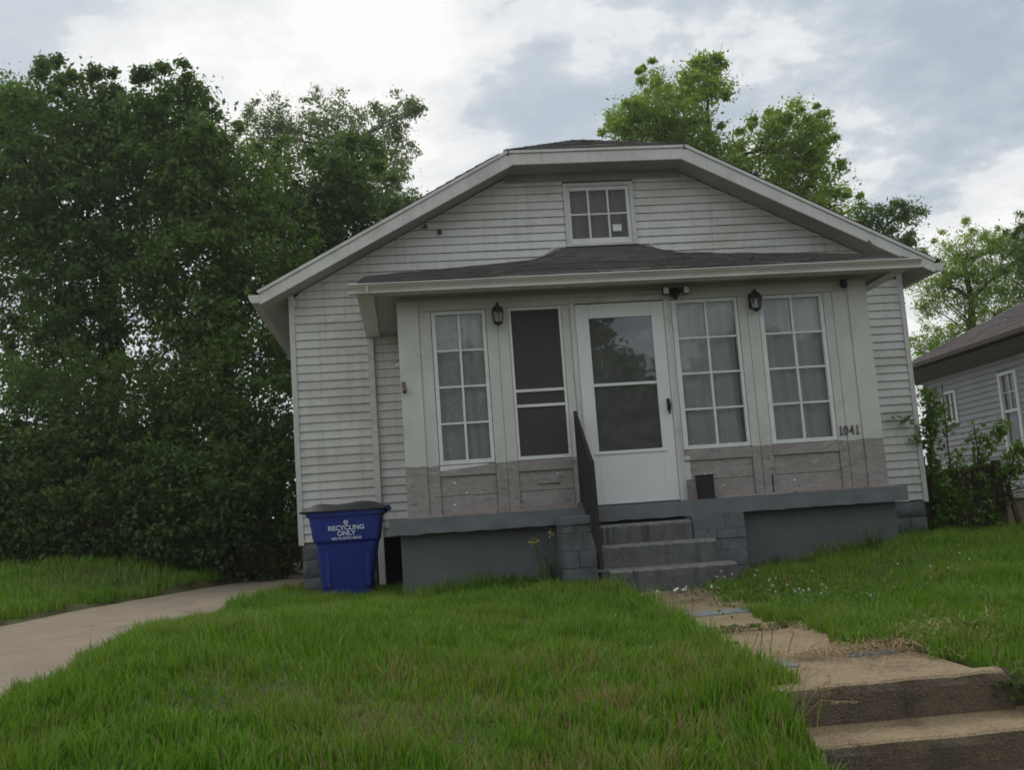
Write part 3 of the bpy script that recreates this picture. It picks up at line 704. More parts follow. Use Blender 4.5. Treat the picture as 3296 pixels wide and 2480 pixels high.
    vx = (2.405, 2.6255, 2.8655, 3.091); vz = (3.242, 3.5405, 3.837)
    for x in vx[1:3]: MB().box(x-.011, x+.011, D-.012, D+.026, vz[0], vz[2]).build('muntin', 'sash_paint', gw)
    MB().box(vx[0], vx[3], D-.009, D+.023, vz[1]-.010, vz[1]+.010).build('muntin', 'sash_paint', gw)
    for i in range(3):
        for j in range(2):
            MB().quad((vx[i], D+.012, vz[j]), (vx[i+1], D+.012, vz[j]), (vx[i+1], D+.012, vz[j+1]), (vx[i], D+.012, vz[j+1])).build('pane', 'glass_gable', gw)
    MB().box(2.905, 3.012, D+.002, D+.006, 3.322, 3.404).build('sticker', 'paper', gw)
    st = MB(); st.box(2.91, 3.007, D-.0015, D+.0015, 3.385, 3.401); st.build('sticker_stripe', 'sticker_print', gw)
    simple('blind_brown', (.23, .19, .165), .9, .12, 3)
    n = 24; V = []; F = []
    for i in range(n+1):
        x = 2.36+.80*i/n
        for z in np.linspace(3.14, 3.93, 8):
            drop = .10*max(0, (2.66-x))*(z-3.14)*4
            V.append((x, D+.10+.012*math.sin(i*1.3)+drop, z))
    for i in range(n):
        for j in range(7): F.append((i*8+j, (i+1)*8+j, (i+1)*8+j+1, i*8+j+1))
    np_obj('blind', V, F, 'blind_brown', gw, True)
build_walls()

def shingle_field(m, P00, P10, P11, P01, expo=.135, tab=.30, lift=.008, clip=None, seed=1, rag=.006):
    """courses of tabs on the quad eave-left, eave-right, top-right, top-left (bilinear)"""
    r = random.Random(seed)
    P00, P10, P11, P01 = map(Vector, (P00, P10, P11, P01))
    H = ((P01-P00).length+(P11-P10).length)/2; W = (P10-P00).length
    nrm = (P10-P00).cross(P01-P00).normalized()
    nc = max(2, round(H/expo)); nt_ = max(2, round(W/tab))
    B = lambda u, v: P00*(1-u)*(1-v)+P10*u*(1-v)+P11*u*v+P01*(1-u)*v
    for c in range(nc):
        v0, v1 = c/nc-.006, min(1, (c+1.25)/nc); off = (c % 2)*.5+r.uniform(-.1, .1)
        for k in range(-1, nt_+1):
            u0, u1 = max(0, (k+off)/nt_), min(1, (k+off+.985)/nt_)
            if u1-u0 < .002: continue
            if clip and not all(clip(B(a_, b_)) for a_ in (u0, u1) for b_ in (v0, v1)): continue
            l = lift*r.uniform(.8, 1.5)+.004; rg = r.uniform(-rag, rag)/H
            a, b = B(u0, v0+rg), B(u1, v0+rg); cc, d = B(u1, v1), B(u0, v1)
            n0 = len(m.v)
            m.v += [tuple(a+nrm*l), tuple(b+nrm*l), tuple(cc+nrm*.003), tuple(d+nrm*.003), tuple(a), tuple(b)]
            m.f += [(n0, n0+1, n0+2, n0+3), (n0+4, n0+5, n0+1, n0)]; m.mi += [0, 0]

def build_main_roof():
    roof = empty('roof', (CXH, D, Z_EAVE)); roof.parent = house; roof.location = Vector((CXH, D, Z_EAVE))-origin(house)
    YB = 11.4; zt = 4.227; xa, xb = EAVE_L+(zt-Z_EAVE)/SL, EAVE_R-(zt-Z_EAVE)/SL; yh = 2.77
    AP = APEX
    # deck: solid under the shingles
    m = MB(); e = .03
    def zr(x): return Z_EAVE+SL*(min(x-EAVE_L, EAVE_R-x))
    m.hexa([(EAVE_L, YF, Z_EAVE-.05), (CXH, yh, AP-.05), (CXH, YB, AP-.05), (EAVE_L, YB, Z_EAVE-.05)][::1], [(EAVE_L, YF, Z_EAVE-.004), (CXH, yh, AP-.004), (CXH, YB, AP-.004), (EAVE_L, YB, Z_EAVE-.004)])
    m2 = MB()
    m2.quad((EAVE_L, YF, Z_EAVE), (xa, YF, zt), (CXH, yh, AP), (CXH, YB, AP), (EAVE_L, YB, Z_EAVE))
    m2.quad((EAVE_R, YF, Z_EAVE), (EAVE_R, YB, Z_EAVE), (CXH, YB, AP), (CXH, yh, AP), (xb, YF, zt))
    m2.quad((xa, YF, zt), (xb, YF, zt), (CXH, yh, AP))
    m2.quad((EAVE_L, YB, Z_EAVE), (CXH, YB, AP), (EAVE_R, YB, Z_EAVE))
    m2.build('roof_deck', 'shingle_dark', roof)
    m = MB()
    def clipf(p): return (p.z-zt) < (p.y-YF)*(AP-zt)/(yh-YF)-.005 or p.z < zt-.02
    shingle_field(m, (EAVE_L-.02, YB, Z_EAVE), (EAVE_L-.02, YF-.02, Z_EAVE), (CXH, YF-.02, AP), (CXH, YB, AP), clip=clipf, seed=3)
    shingle_field(m, (EAVE_R+.02, YF-.02, Z_EAVE), (EAVE_R+.02, YB, Z_EAVE), (CXH, YB, AP), (CXH, YF-.02, AP), clip=clipf, seed=4)
    s = m.build('shingles', 'shingle_dark', roof); tag(s, kind='stuff')
    m = MB(); k = 5
    for i in range(9):                              # clipped front hip, course by course
        t0, t1 = i/9, min(1, (i+1.2)/9)
        def pt(t, u): return Vector((xa+(CXH-xa)*t, YF-.02, zt))*(1-u)+Vector((xb+(CXH-xb)*t, YF-.02, zt))*u+Vector((0, (yh-YF)*t, (AP-zt)*t))
        w = (xb-xa)*(1-t0); n = max(1, round(w/.3)); of = random.random()*.5
        for q in range(-1, n+1):
            u0, u1 = max(0, (q+of)/n), min(1, (q+of+.98)/n)
            if u1 <= u0+.01: continue
            l = random.uniform(.008, .018)
            a, b, c, d = pt(t0, u0), pt(t0, u1), pt(t1, u1), pt(t1, u0); up = Vector((0, -.35, 1))*l
            n0 = len(m.v); m.v += [tuple(a+up), tuple(b+up), tuple(c+up*.2), tuple(d+up*.2), tuple(a), tuple(b)]; m.f += [(n0, n0+1, n0+2, n0+3), (n0+4, n0+5, n0+1, n0)]; m.mi += [0, 0]
    for i in range(12):                             # hip and ridge caps
        for xe in (xa, xb):
            p = Vector((xe, YF, zt)).lerp(Vector((CXH, yh, AP)), i/12); q = Vector((xe, YF, zt)).lerp(Vector((CXH, yh, AP)), (i+1.1)/12)
            m.tube([p+Vector((0, 0, -.022)), q+Vector((0, 0, -.03))], [.045, .036], 6)
    for i in range(30):
        m.tube([(CXH, yh+.02+i*.28, AP-.028), (CXH, yh+.32+i*.28, AP-.036)], [.055, .045], 6)
    s = m.build('hip_shingles', 'shingle_dark', roof); tag(s, kind='stuff')
    # bargeboards
    def barge(pts, y0, y1, nm, mat='trim'):
        m = MB(); m.prism([(x, y0, z) for x, z in pts], (0, y1-y0, 0)); return m.build(nm, mat, roof, bevel=.003)
    cA, cB = (1.697, 4.054), (1.640, 4.190)
    mir = lambda p: (2*CXH-p[0], p[1])
    L = [(-1.27, 2.530), cA, cB, (-1.27, 2.655)]
    barge(L, YF, YF+.025, 'rake_board'); barge([mir(p) for p in L][::-1], YF, YF+.025, 'rake_board')
    barge([cA, mir(cA), mir(cB), cB], YF-.001, YF+.024, 'fascia_board')
    L = [(-1.275, 2.657), (1.640, 4.192), (1.628, 4.226), (-1.30, 2.686)]
    barge(L, YF-.018, YF+.02, 'drip_edge'); barge([mir(p) for p in L][::-1], YF-.018, YF+.02, 'drip_edge')
    barge([(1.640, 4.192), mir((1.640, 4.192)), mir((1.628, 4.226)), (1.628, 4.226)], YF-.019, YF+.02, 'drip_edge')
    # split board end near the right eave
    m = MB(); m.prism([(5.86, YF-.004, 2.93), (5.905, YF-.004, 2.965), (5.98, YF-.004, 2.86), (6.06, YF-.004, 2.845), (5.99, YF-.004, 2.835)], (0, .006, 0)); m.build('split_wood', 'bracket_rust', roof)
    # soffits follow the rafters
    m = MB()
    for s in (0, 1):
        f = (lambda p: p) if s == 0 else (lambda p: (2*CXH-p[0], p[1], p[2]))
        u = lambda x: 2.53+.5137*(x+1.27)+.012
        m.quad(*[f(p) for p in ((-1.268, YF+.026, u(-1.268)), (1.70, YF+.026, u(1.70)), (1.70, D, u(1.70)), (-1.268, D, u(-1.268)))])
        m.quad(*[f(p) for p in ((-1.268, D, u(-1.268)), (XL, D, u(XL)), (XL, YB, u(XL)), (-1.268, YB, u(-1.268)))])
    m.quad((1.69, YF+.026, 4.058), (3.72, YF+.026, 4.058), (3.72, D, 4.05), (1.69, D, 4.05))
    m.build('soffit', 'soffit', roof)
    for s in (-1, 1):
        m = MB(); x = -1.272
        prof = [(x, 2.555), (x-.09, 2.555), (x-.115, 2.60), (x-.125, 2.645), (x, 2.645)]
        if s == 1: prof = [(2*CXH-a, b) for a, b in prof][::-1]
        m.prism([(a, YF+.005, b) for a, b in prof], (0, 9.8, 0)); m.build('eave_gutter', 'gutter_metal', roof)
build_main_roof()

# ------------------------------------------------------------------ porch
def zw(x): return float(np.interp(x, [-.12, .18, 1.28, 1.85, 2.10, 2.19, 3.32, 3.42, 3.62, 4.13, 5.45], [2.88, 2.905, 2.962, 3.0, 3.045, 3.132, 3.132, 3.065, 3.02, 2.985, 2.91]))
def build_porch_roof():
    pr = empty('porch_roof', (2.7, .7, 2.2)); pr.parent = house; pr.location = Vector((2.7, .7, 2.2))-origin(house)
    x0, x1, ye = -.10, 5.42, -.42; ze = 2.268
    m = MB(); N = 46; M = 15
    xs = np.linspace(x0, x1, N+1)
    def S(x, t):
        base = float(np.interp(x, [-.12, .18, 1.28, 2.0, 3.5, 4.13, 5.45], [2.88, 2.905, 2.955, 2.985, 2.985, 2.975, 2.91]))
        z = ze+(base-ze)*t+max(0, zw(x)-base)*max(0, (t-.6)/.4)**2
        z += .010*math.sin(x*2.3+t*3)*(1-t)
        return Vector((x, ye+(D-.022-ye)*t, z))
    V = [tuple(S(x, t)-Vector((0, 0, .012))) for x in xs for t in np.linspace(0, 1, M+1)]
    F = [(i*(M+1)+j, (i+1)*(M+1)+j, (i+1)*(M+1)+j+1, i*(M+1)+j+1) for i in range(N) for j in range(M)]
    np_obj('porch_roof_deck', V, F, 'shingle_dark', pr)
    nc = 19; nt_ = 20; r = random.Random(8)
    for c in range(nc):
        off = (c % 2)*.5+r.uniform(-.12, .12); t0, t1 = max(0, c/nc), min(1, (c+1.3)/nc)
        for k in range(-1, nt_+1):
            u0, u1 = max(0, (k+off)/nt_), min(1, (k+off+.985)/nt_)
            if u1-u0 < .004: continue
            xa, xb = x0+(x1-x0)*u0, x0+(x1-x0)*u1; l = r.uniform(.007, .020); rg = r.uniform(-.004, .004)
            ta = max(0, t0+rg); n0 = len(m.v)
            dn = Vector((0, -.018 if c == 0 else 0, -.006 if c == 0 else 0))
            xm = (xa+xb)/2
            m.v += [tuple(S(xa, ta)+Vector((0, 0, l))+dn), tuple(S(xm, ta)+Vector((0, 0, l+r.uniform(-.002, .004)))+dn), tuple(S(xb, ta)+Vector((0, 0, l))+dn), tuple(S(xb, t1)+Vector((0, 0, .003))), tuple(S(xm, t1)+Vector((0, 0, .003))), tuple(S(xa, t1)+Vector((0, 0, .003))), tuple(S(xa, ta)+dn-Vector((0, 0, .004))), tuple(S(xm, ta)+dn-Vector((0, 0, .004))), tuple(S(xb, ta)+dn-Vector((0, 0, .004)))]
            m.f += [(n0, n0+1, n0+4, n0+5), (n0+1, n0+2, n0+3, n0+4), (n0+6, n0+7, n0+1, n0), (n0+7, n0+8, n0+2, n0+1)]; m.mi += [0]*4
    s = m.build('shingles', 'shingle_dark', pr); tag(s, kind='stuff')
    # fascia, soffit, side cheeks
    MB().box(-.115, 5.44, -.352, -.33, 2.150, 2.262).build('fascia_board', 'trim', pr, bevel=.003)
    for xa, xb in ((-.115, -.093), (5.418, 5.44)):
        m = MB(); m.prism([(xa, -.33, 2.166), (xa, D-.025, 2.166), (xa, D-.025, zw(xa)-.03), (xa, -.33, 2.255)], (xb-xa, 0, 0)); m.build('side_cheek', 'trim', pr)
    for xa, xb in ((-.093, .045), (5.28, 5.418)):
        MB().box(xa, xb, -.33, D-.026, 2.160, 2.180).build('soffit_edge_board', 'trim', pr, bevel=.003)
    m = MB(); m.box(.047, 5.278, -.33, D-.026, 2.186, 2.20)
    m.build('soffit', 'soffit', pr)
    MB().box(.26, 5.10, -.045, -.012, 2.150, 2.184).build('soffit_moulding', 'soffit', pr, bevel=.004)
    # K-style gutter
    prof = [(-.354, 2.250), (-.354, 2.163), (-.412, 2.163), (-.416, 2.168), (-.412, 2.176), (-.400, 2.180), (-.402, 2.194), (-.416, 2.212), (-.436, 2.226), (-.436, 2.236), (-.456, 2.240), (-.458, 2.250), (-.450, 2.254), (-.430, 2.250), (-.425, 2.238), (-.366, 2.238), (-.366, 2.250)]
    m = MB(); m.prism([(-.19, y, z-.0) for y, z in prof], (5.72, 0, .0)); m.build('gutter', 'gutter_metal', pr)
    MB().box(-.02, -.005, -.4445, -.352, 2.161, 2.237).build('gutter_joint', 'gutter_metal', pr)
    # bent flashing at the bump under the gable window
    m = MB(); m.prism([(2.02, D-.035, 3.04), (2.19, D-.035, 3.135), (2.16, D-.035, 3.15), (2.09, D-.035, 3.10)], (0, .01, 0)); m.build('flashing', 'trim', pr)
    m = MB(); m.prism([(3.32, D-.035, 3.145), (3.46, D-.035, 3.075), (3.62, D-.035, 3.045), (3.46, D-.035, 3.055), (3.40, D-.035, 3.075)], (0, .01, 0)); m.build('flashing', 'trim', pr)
build_porch_roof()

ZW0, ZW1 = .50, 2.04
def sub(name, loc, parent=None):
    p = parent or house
    e = empty(name, loc); e.parent = p; e.location = Vector(loc)-origin(p); return e
def curtain(parent, x0, x1, z0, z1, y, mat, seed, amp=.026, fold=17, slump=0.):
    r = random.Random(seed); n = 60; k = 26; V = []; F = []
    ph = [r.uniform(0, 6.28) for _ in range(6)]
    for i in range(n+1):
        x = x0+(x1-x0)*i/n
        for j in range(k+1):
            z = z0+(z1-z0)*j/k; t = (z-z0)/(z1-z0)
            yy = y+amp*math.sin(x*fold+ph[0]+.9*math.sin(z*2.+ph[1]))+amp*.6*math.sin(x*fold*2.3+ph[2]+z)+slump*math.sin(z*9+ph[3]+x*5)*.5
            V.append((x, yy, z))
    for i in range(n):
        for j in range(k): F.append((i*(k+1)+j, (i+1)*(k+1)+j, (i+1)*(k+1)+j+1, i*(k+1)+j+1))
    return np_obj('curtain', V, F, mat, parent, True)
def porch_window(x0, x1, g0, g1, seed, cmat, slump=0., stain=False, bottom=.045):
    w = sub('porch_window', ((x0+x1)/2, 0, ZW0))
    gz0, gz1 = ZW0+bottom, 2.0
    m = MB(); a, b = .012, .045
    m.box(x0+.004, g0, a-.02, b, ZW0+.003, ZW1-.004); m.box(g1, x1-.004, a-.02, b, ZW0+.003, ZW1-.004)
    m.box(g0, g1, a-.02, b, ZW0+.003, gz0); m.box(g0, g1, a-.02, b, gz1, ZW1-.004)
    m.build('sash', 'sash_paint', w, bevel=.003)
    xm = (g0+g1)/2; zs = np.linspace(gz0, gz1, 5); h = .0095
    for z in zs[1:4]: MB().box(g0, g1, a-.013, b-.012, z-h, z+h).build('muntin', 'sash_paint', w)
    MB().box(xm-h*1.15, xm+h*1.15, a-.016, b-.009, gz0, gz1).build('muntin', 'sash_paint', w)
    for i, (p, q) in enumerate(((g0, xm), (xm, g1))):
        for j in range(4):
            dy = random.uniform(-.0012, .0012); dx = random.uniform(-.0012, .0012)
            MB().quad((p, .022+dy, zs[j]), (q, .022-dy, zs[j]+0), (q, .022-dy+dx, zs[j+1]), (p, .022+dy+dx, zs[j+1])).build('pane', 'glass_old', w)
    curtain(w, x0+.02, x1-.02, ZW0+.02, ZW1-.01, .115, cmat, seed, slump=slump)
    return w

def build_porch():
    X0, X1 = .255, 5.10
    P = 'porch_paint'
    pw = sub('porch_wall', (2.7, 0, 0))
    def b(nm, *a, bev=.004, **k): return MB().box(*a, **k).build(nm, P, pw, bevel=bev)
    b('corner_post', X0, .465, -.030, .18, .0, 2.15); b('corner_post', 4.895, X1, -.030, .18, .0, 2.15)
    b('header', .465, 4.895, -.008, .10, 2.043, 2.185)
    b('door_header', 1.985, 2.995, -.028, .0, 2.046, 2.098)
    # upright boards between the openings (seam by seam)
    for xa, xb, f in ((.467, .586, -.012), (1.138, 1.246, -.010), (1.249, 1.358, -.013), (1.902, 1.984, -.010), (2.996, 3.026, -.012), (3.728, 3.818, -.011), (3.822, 3.938, -.013), (4.636, 4.728, -.010), (4.732, 4.893, -.013)):
        MB().box(xa, xb, f, .09, .002, 2.04).build('wall_board', 'trim' if 2.9 < xa < 3.02 else P, pw, bevel=.003)
    # door casing
    MB().box(1.986, 2.033, -.03, .09, .0, 2.045).build('door_casing', 'trim', pw, bevel=.004); MB().box(2.947, 2.994, -.03, .09, .0, 2.045).build('door_casing', 'trim', pw, bevel=.004)
    # side walls of the porch
    b('side_panel', X0+.01, .34, .18, D-.03, 0, 2.15); b('side_panel', 5.02, X1-.01, .18, D-.03, 0, 2.15)
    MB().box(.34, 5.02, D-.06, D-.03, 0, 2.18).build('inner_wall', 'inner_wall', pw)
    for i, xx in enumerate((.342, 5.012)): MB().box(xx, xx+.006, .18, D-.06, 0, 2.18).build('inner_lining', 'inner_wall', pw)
    # apron panels under the windows: rail, two boards, sill
    for xa, xb, sd in ((.588, 1.136, 1), (1.36, 1.90, 2), (3.028, 3.726, 3), (3.940, 4.634, 4)):
        p = sub('apron_panel', ((xa+xb)/2, 0, 0)); r = random.Random(sd)
        MB().box(xa, xb, -.012, .06, .392, .497).build('rail', P, p, bevel=.004)
        MB().box(xa, xb, .010, .05, .198, .392).build('panel_board', P, p, bevel=.004)
        MB().box(xa, xb, .007, .05, .002, .194).build('panel_board', P, p, bevel=.004)
        if sd == 2:
            MB().box(1.535, 1.76, .0, .012, .262, .325).build('patch', P, p, bevel=.003)
            MB().box(1.54, 1.755, -.0025, .0, .258, .262).build('patch_edge', 'rubber', p)
        for k in range({1: 3, 2: 2, 3: 2, 4: 1}[sd]):
            cx, cz = r.uniform(xa+.08, xb-.15), r.uniform(.10, .36); w = r.uniform(.014, .03)
            q = MB(); q.prism([(cx, .004, cz), (cx+w, .004, cz+r.uniform(-.006, .006)), (cx+w*.9, .004, cz+.014), (cx+.3*w, .004, cz+.012), (cx+.02*w, .004, cz+.018)], (0, .008, 0)); q.build('paint_flake', 'chip', p)
    # white overpaint run under the first window, patch beside the door
    m = MB(); m.prism([(.592, -.0135, .494), (1.09, -.0135, .494), (1.06, -.0135, .486), (.80, -.0135, .462), (.592, -.0135, .448)], (0, .0014, 0)); m.build('overpaint', 'sash_paint', pw)
    m = MB(); m.prism([(3.0265, -.0137, .402), (3.085, -.0137, .408), (3.088, -.0137, .432), (3.066, -.0137, .436), (3.058, -.0137, .446), (3.0265, -.0137, .44)], (0, .0014, 0)); m.prism([(3.0285, .0055, .205), (3.05, .0055, .198), (3.082, .0055, .208), (3.086, .0055, .25), (3.080, .0055, .31), (3.084, .0055, .391), (3.0285, .0055, .391)], (0, .0014, 0)); m.build('overpaint', 'trim', pw)
    MB().box(3.90, 3.915, -.0145, -.012, .0, .20).build('wood_split', 'rubber', pw)
    # base strip, broken
    for xa, xb in ((.25, .62), (.70, 1.10), (1.2, 1.9), (3.3, 4.05), (4.12, 4.70), (4.86, 5.18)):
        MB().box(xa, xb, -.045+random.uniform(-.004, .004), -.004, .001, .013+random.uniform(0, .008), jit=.002).build('base_strip', P, pw)
    # windows
    porch_window(.588, 1.136, .630, 1.098, 1, 'lace')
    porch_window(3.028, 3.726, 3.082, 3.692, 2, 'curtain', .03)
    porch_window(3.940, 4.634, 3.992, 4.592, 3, 'curtain', .02)
    # screened opening: frame, two bars, mesh
    s = sub('screen_window', (1.63, 0, ZW0))
    m = MB(); m.box(1.362, 1.388, -.012, .03, .503, 2.037); m.box(1.872, 1.898, -.012, .03, .503, 2.037); m.box(1.388, 1.872, -.012, .03, .503, .54); m.box(1.388, 1.872, -.012, .03, 2.008, 2.037)
    m.build('frame', 'sash_paint', s, bevel=.003)
    for z in (1.192, 1.040): MB().box(1.388, 1.872, -.006, .024, z-.014, z+.014).build('cross_bar', 'sash_paint', s, bevel=.002)
    for z0, z1 in ((1.206, 2.008), (1.054, 1.178), (.54, 1.026)):
        MB().quad((1.388, .010, z0), (1.872, .010, z0), (1.872, .010, z1), (1.388, .010, z1)).build('screen_mesh', 'insect_screen', s)
    # storm door
    d = sub('storm_door', (2.49, 0, 0)); a, bb = -.024, .012
    m = MB(); x0, x1 = 2.037, 2.943; g0, g1 = 2.172, 2.815
    m.box(x0, g0, a, bb, .012, 2.032); m.box(g1, x1, a, bb, .012, 2.032); m.box(g0, g1, a, bb, 1.885, 2.032)
    m.box(g0, g1, a, bb, .012, .538)
    m.build('door_leaf', 'door_paint', d, bevel=.004)
    m = MB(); m.box(2.13, 2.85, a-.012, a-.001, .505, .530); m.build('glass_ledge', 'door_paint', d, bevel=.003)
    m = MB(); m.box(g0, g1, a-.004, a+.018, 1.188, 1.216); m.build('glass_bar', 'door_paint', d, bevel=.003)
    MB().quad((g0, -.006, 1.216), (g1, -.006, 1.216), (g1, -.006, 1.885), (g0, -.006, 1.885)).build('pane', 'glass_storm', d)
    MB().quad((g0, -.002, .538), (g1, -.002, .538), (g1, -.002, 1.188), (g0, -.002, 1.188)).build('pane', 'glass_storm', d)
    m = MB(); m.tube([(2.908, a, 1.015), (2.908, a-.04, 1.01), (2.910, a-.055, .97), (2.912, a-.05, .92), (2.913, a-.03, .885), (2.913, a, .88)], [.010, .014, .015, .013, .009, .008], 8); m.box(2.896, 2.926, a-.006, a, .90, 1.03)
    m.build('handle', 'black_metal', d, smooth=True)
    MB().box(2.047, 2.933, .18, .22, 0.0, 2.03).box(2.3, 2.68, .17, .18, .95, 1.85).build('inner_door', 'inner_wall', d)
    # house number
    h = sub('house_number', (4.755, -.013, .55))
    for ch, x in (('1', 4.668), ('0', 4.722), ('4', 4.782), ('1', 4.842)):
        text_obj('digit', ch, .135, (x, -.018, .552), 'number_metal', h, .004, .0022, .78)
        if ch == '1': MB().box(x-.018, x+.018, -.022, -.014, .552, .561).build('digit_serif', 'number_metal', h)
    # slab and base
    base = sub('porch_base', (2.6, -.1, -.7)); m = MB()
    n = 60; xs = np.linspace(.068, 5.196, n)
    for i in range(n-1):
        e = [(-.235+.004*math.sin(i*1.7)), (-.235+.004*math.sin((i+1)*1.7))]; z = [-.150+.003*math.sin(i*2.3)+random.uniform(-.004, .004) for _ in (0, 1)]
        if i == 0: zz0 = z[0]
        m.hexa([(xs[i], e[0], zz0), (xs[i+1], e[1], z[1]), (xs[i+1], D-.03, -.15), (xs[i], D-.03, -.15)], [(xs[i], e[0]+.006, .0), (xs[i+1], e[1]+.006, .0), (xs[i+1], D-.03, .0), (xs[i], D-.03, .0)]); zz0 = z[1]
    m.build('slab', 'slab_paint', base)
    MB().box(.172, 5.115, -.10, .05, -1.1, -.146).build('parged_wall', 'parging', base, bevel=.01)
    MB().box(.172, .30, .05, D-.03, -1.1, -.146).build('parged_wall', 'parging', base); MB().box(4.99, 5.115, .05, D-.03, -1.1, -.146).build('parged_wall', 'parging', base)
    # stoop piers of blocks beside the steps
    def pier(x0, x1, yf, zt, rows, seed, cap):
        r = random.Random(seed)
        q = sub('stoop_pier', ((x0+x1)/2, yf, -.9), None)
        MB().box(x0+.008, x1-.008, yf+.009, -.10, -1.1, zt-.002).build('mortar_core', 'mortar', q)
        if cap: MB().box(x0-.015, x1+.012, yf-.02, -.236, zt, zt+cap, jit=.004).build('cap_stone', 'slab_paint', q, bevel=.01)
        z = zt
        for k, hgt in enumerate(rows):
            z0 = z-hgt; sp = [.5, .33, .62, .45][(k+seed) % 4]; xm = x0+(x1-x0)*sp
            for a, c in ((x0, xm-.0012), (xm+.0012, x1)):
                MB().box(a, c, yf+r.uniform(-.006, .006), -.12, z0+.0015, z-.0012, jit=.0035).build('block', 'block_paint', q, bevel=.005)
            z = z0
    pier(1.665, 1.968, -.62, -.165, (.075, .16, .16, .16, .15), 1, .085)
    pier(2.93, 3.43, -.48, -.152, (.15, .085, .11, .15, .2, .15), 2, 0)
    # porch steps
    st = sub('porch_steps', (2.5, -.7, -.9))
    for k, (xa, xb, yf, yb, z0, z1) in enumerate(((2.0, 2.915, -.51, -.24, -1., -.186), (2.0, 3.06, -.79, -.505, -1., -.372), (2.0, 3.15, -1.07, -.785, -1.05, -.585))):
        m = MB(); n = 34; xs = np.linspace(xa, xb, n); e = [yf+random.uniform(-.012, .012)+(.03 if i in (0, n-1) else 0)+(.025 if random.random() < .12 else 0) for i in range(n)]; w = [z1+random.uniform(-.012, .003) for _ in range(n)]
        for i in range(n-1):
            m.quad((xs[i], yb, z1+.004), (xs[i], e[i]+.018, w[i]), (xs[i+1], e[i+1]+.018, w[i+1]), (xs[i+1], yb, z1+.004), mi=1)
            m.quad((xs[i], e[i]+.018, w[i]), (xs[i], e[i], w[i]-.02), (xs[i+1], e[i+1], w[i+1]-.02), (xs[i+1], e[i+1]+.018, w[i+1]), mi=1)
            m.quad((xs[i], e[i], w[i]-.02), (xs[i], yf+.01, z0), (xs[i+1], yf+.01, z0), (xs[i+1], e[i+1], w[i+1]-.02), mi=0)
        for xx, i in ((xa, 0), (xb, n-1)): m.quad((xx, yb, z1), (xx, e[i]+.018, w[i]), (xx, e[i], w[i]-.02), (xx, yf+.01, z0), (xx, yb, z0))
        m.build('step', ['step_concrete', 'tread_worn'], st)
    # rock-faced foundation of the house
    fd = sub('foundation', (2.7, D, -.8))
    MB().box(XL+.03, -.13, D+.02, D+.2, -1.2, ZB-.003).build('mortar_core', 'mortar', fd); MB().box(.19, XR-.03, D+.02, D+.2, -1.2, ZB-.003).build('mortar_core', 'mortar', fd)
    MB().box(-.14, .20, D+.5, D+.52, -1.2, ZB-.003).build('crawl_dark_sheet', 'rubber', fd)  # black sheet, paints the darkness inside the foundation gap
    for xa, xb in ((XL+.02, -.13), (5.12, XR-.02)):
        z = ZB-.004; k = 0
        while z > -.95:
            n = max(1, round((xb-xa)/.42)); off = (k % 2)*.5; ed = sorted({xa, xb, *[xa+(i+off)*(xb-xa)/n for i in range(n+1) if .06 < (i+off)/n < .94]})
            for a, c in zip(ed[:-1], ed[1:]):
                m = MB(); nx, nz = 6, 4; base_ = D-.0
                for i in range(nx):
                    pass
                V = []; F = []
                for i in range(nx+1):
                    for j in range(nz+1):
                        e = i in (0, nx) or j in (0, nz)
                        V.append((a+.004+(c-a-.008)*i/nx, D+.0-(0 if e else random.uniform(.012, .04)), z-.195+.005+.187*j/nz))
                o = len(V)
                for i in range(nx+1):
                    for j in range(nz+1):
                        if i in (0, nx) or j in (0, nz): pass
                for i in range(nx):
                    for j in range(nz): F.append((i*(nz+1)+j, (i+1)*(nz+1)+j, (i+1)*(nz+1)+j+1, i*(nz+1)+j+1))
                np_obj('stone_block', V, F, 'block_paint', fd)
            z -= .195; k += 1
    MB().box(XL+.02, XL+.2, D+.2, 11, -1.2, ZB-.003).build('side_foundation', 'block_paint', fd); MB().box(XR-.2, XR-.02, D+.2, 11, -1.2, ZB-.003).build('side_foundation', 'block_paint', fd)
build_porch()
# ------------------------------------------------------------------ fixtures on the porch
def lantern(x, z, label, yaw=0.):
    """z = bottom of the cage"""
    o = empty('wall_lantern', (0, 0, 0), label, 'lantern', 'black carriage lanterns on the porch wall')
    c = (0, -.095, 0)
    MB().box(-.028, .028, -.014, .0, .03, .19).build('back_plate', 'black_metal', o, bevel=.004)
    m = MB(); m.tube([(0, -.012, .165), (0, -.05, .205), (0, -.095, .20)], .008, 6); m.build('arm', 'black_metal', o)
    m = MB(); m.lathe([(.066, .118), (.068, .128), (.058, .150), (.050, .166), (.030, .182), (.014, .192), (.010, .204), (.014, .210), (.004, .222)], c, 6); m.build('roof_cap', 'black_metal', o)
    m = MB(); m.lathe([(.040, 0), (.050, .008), (.050, .016), (.034, .020)], c, 6); m.lathe([(.012, -.018), (.02, 0)], c, 6); m.build('base_ring', 'black_metal', o)
    for k in range(6):
        t = 2*math.pi*k/6+math.pi/6; p = Vector((.047*math.cos(t), -.095+.047*math.sin(t), .012)); q = Vector((.061*math.cos(t), -.095+.061*math.sin(t), .120))
        MB().tube([p, q], .0045, 5).build('cage_bar', 'black_metal', o)
    m = MB(); m.lathe([(.043, .016), (.056, .118)], c, 6); m.build('lamp_glass', 'glass_lamp', o)
    m = MB(); m.lathe([(.011, .02), (.011, .075), (.004, .10)], c, 8); m.build('candle_bulb', 'lamp_white', o)
    o.location = (x, -.012, z); o.rotation_euler.z = yaw
lantern(1.249, 1.862, 'black carriage lantern between the left porch windows')
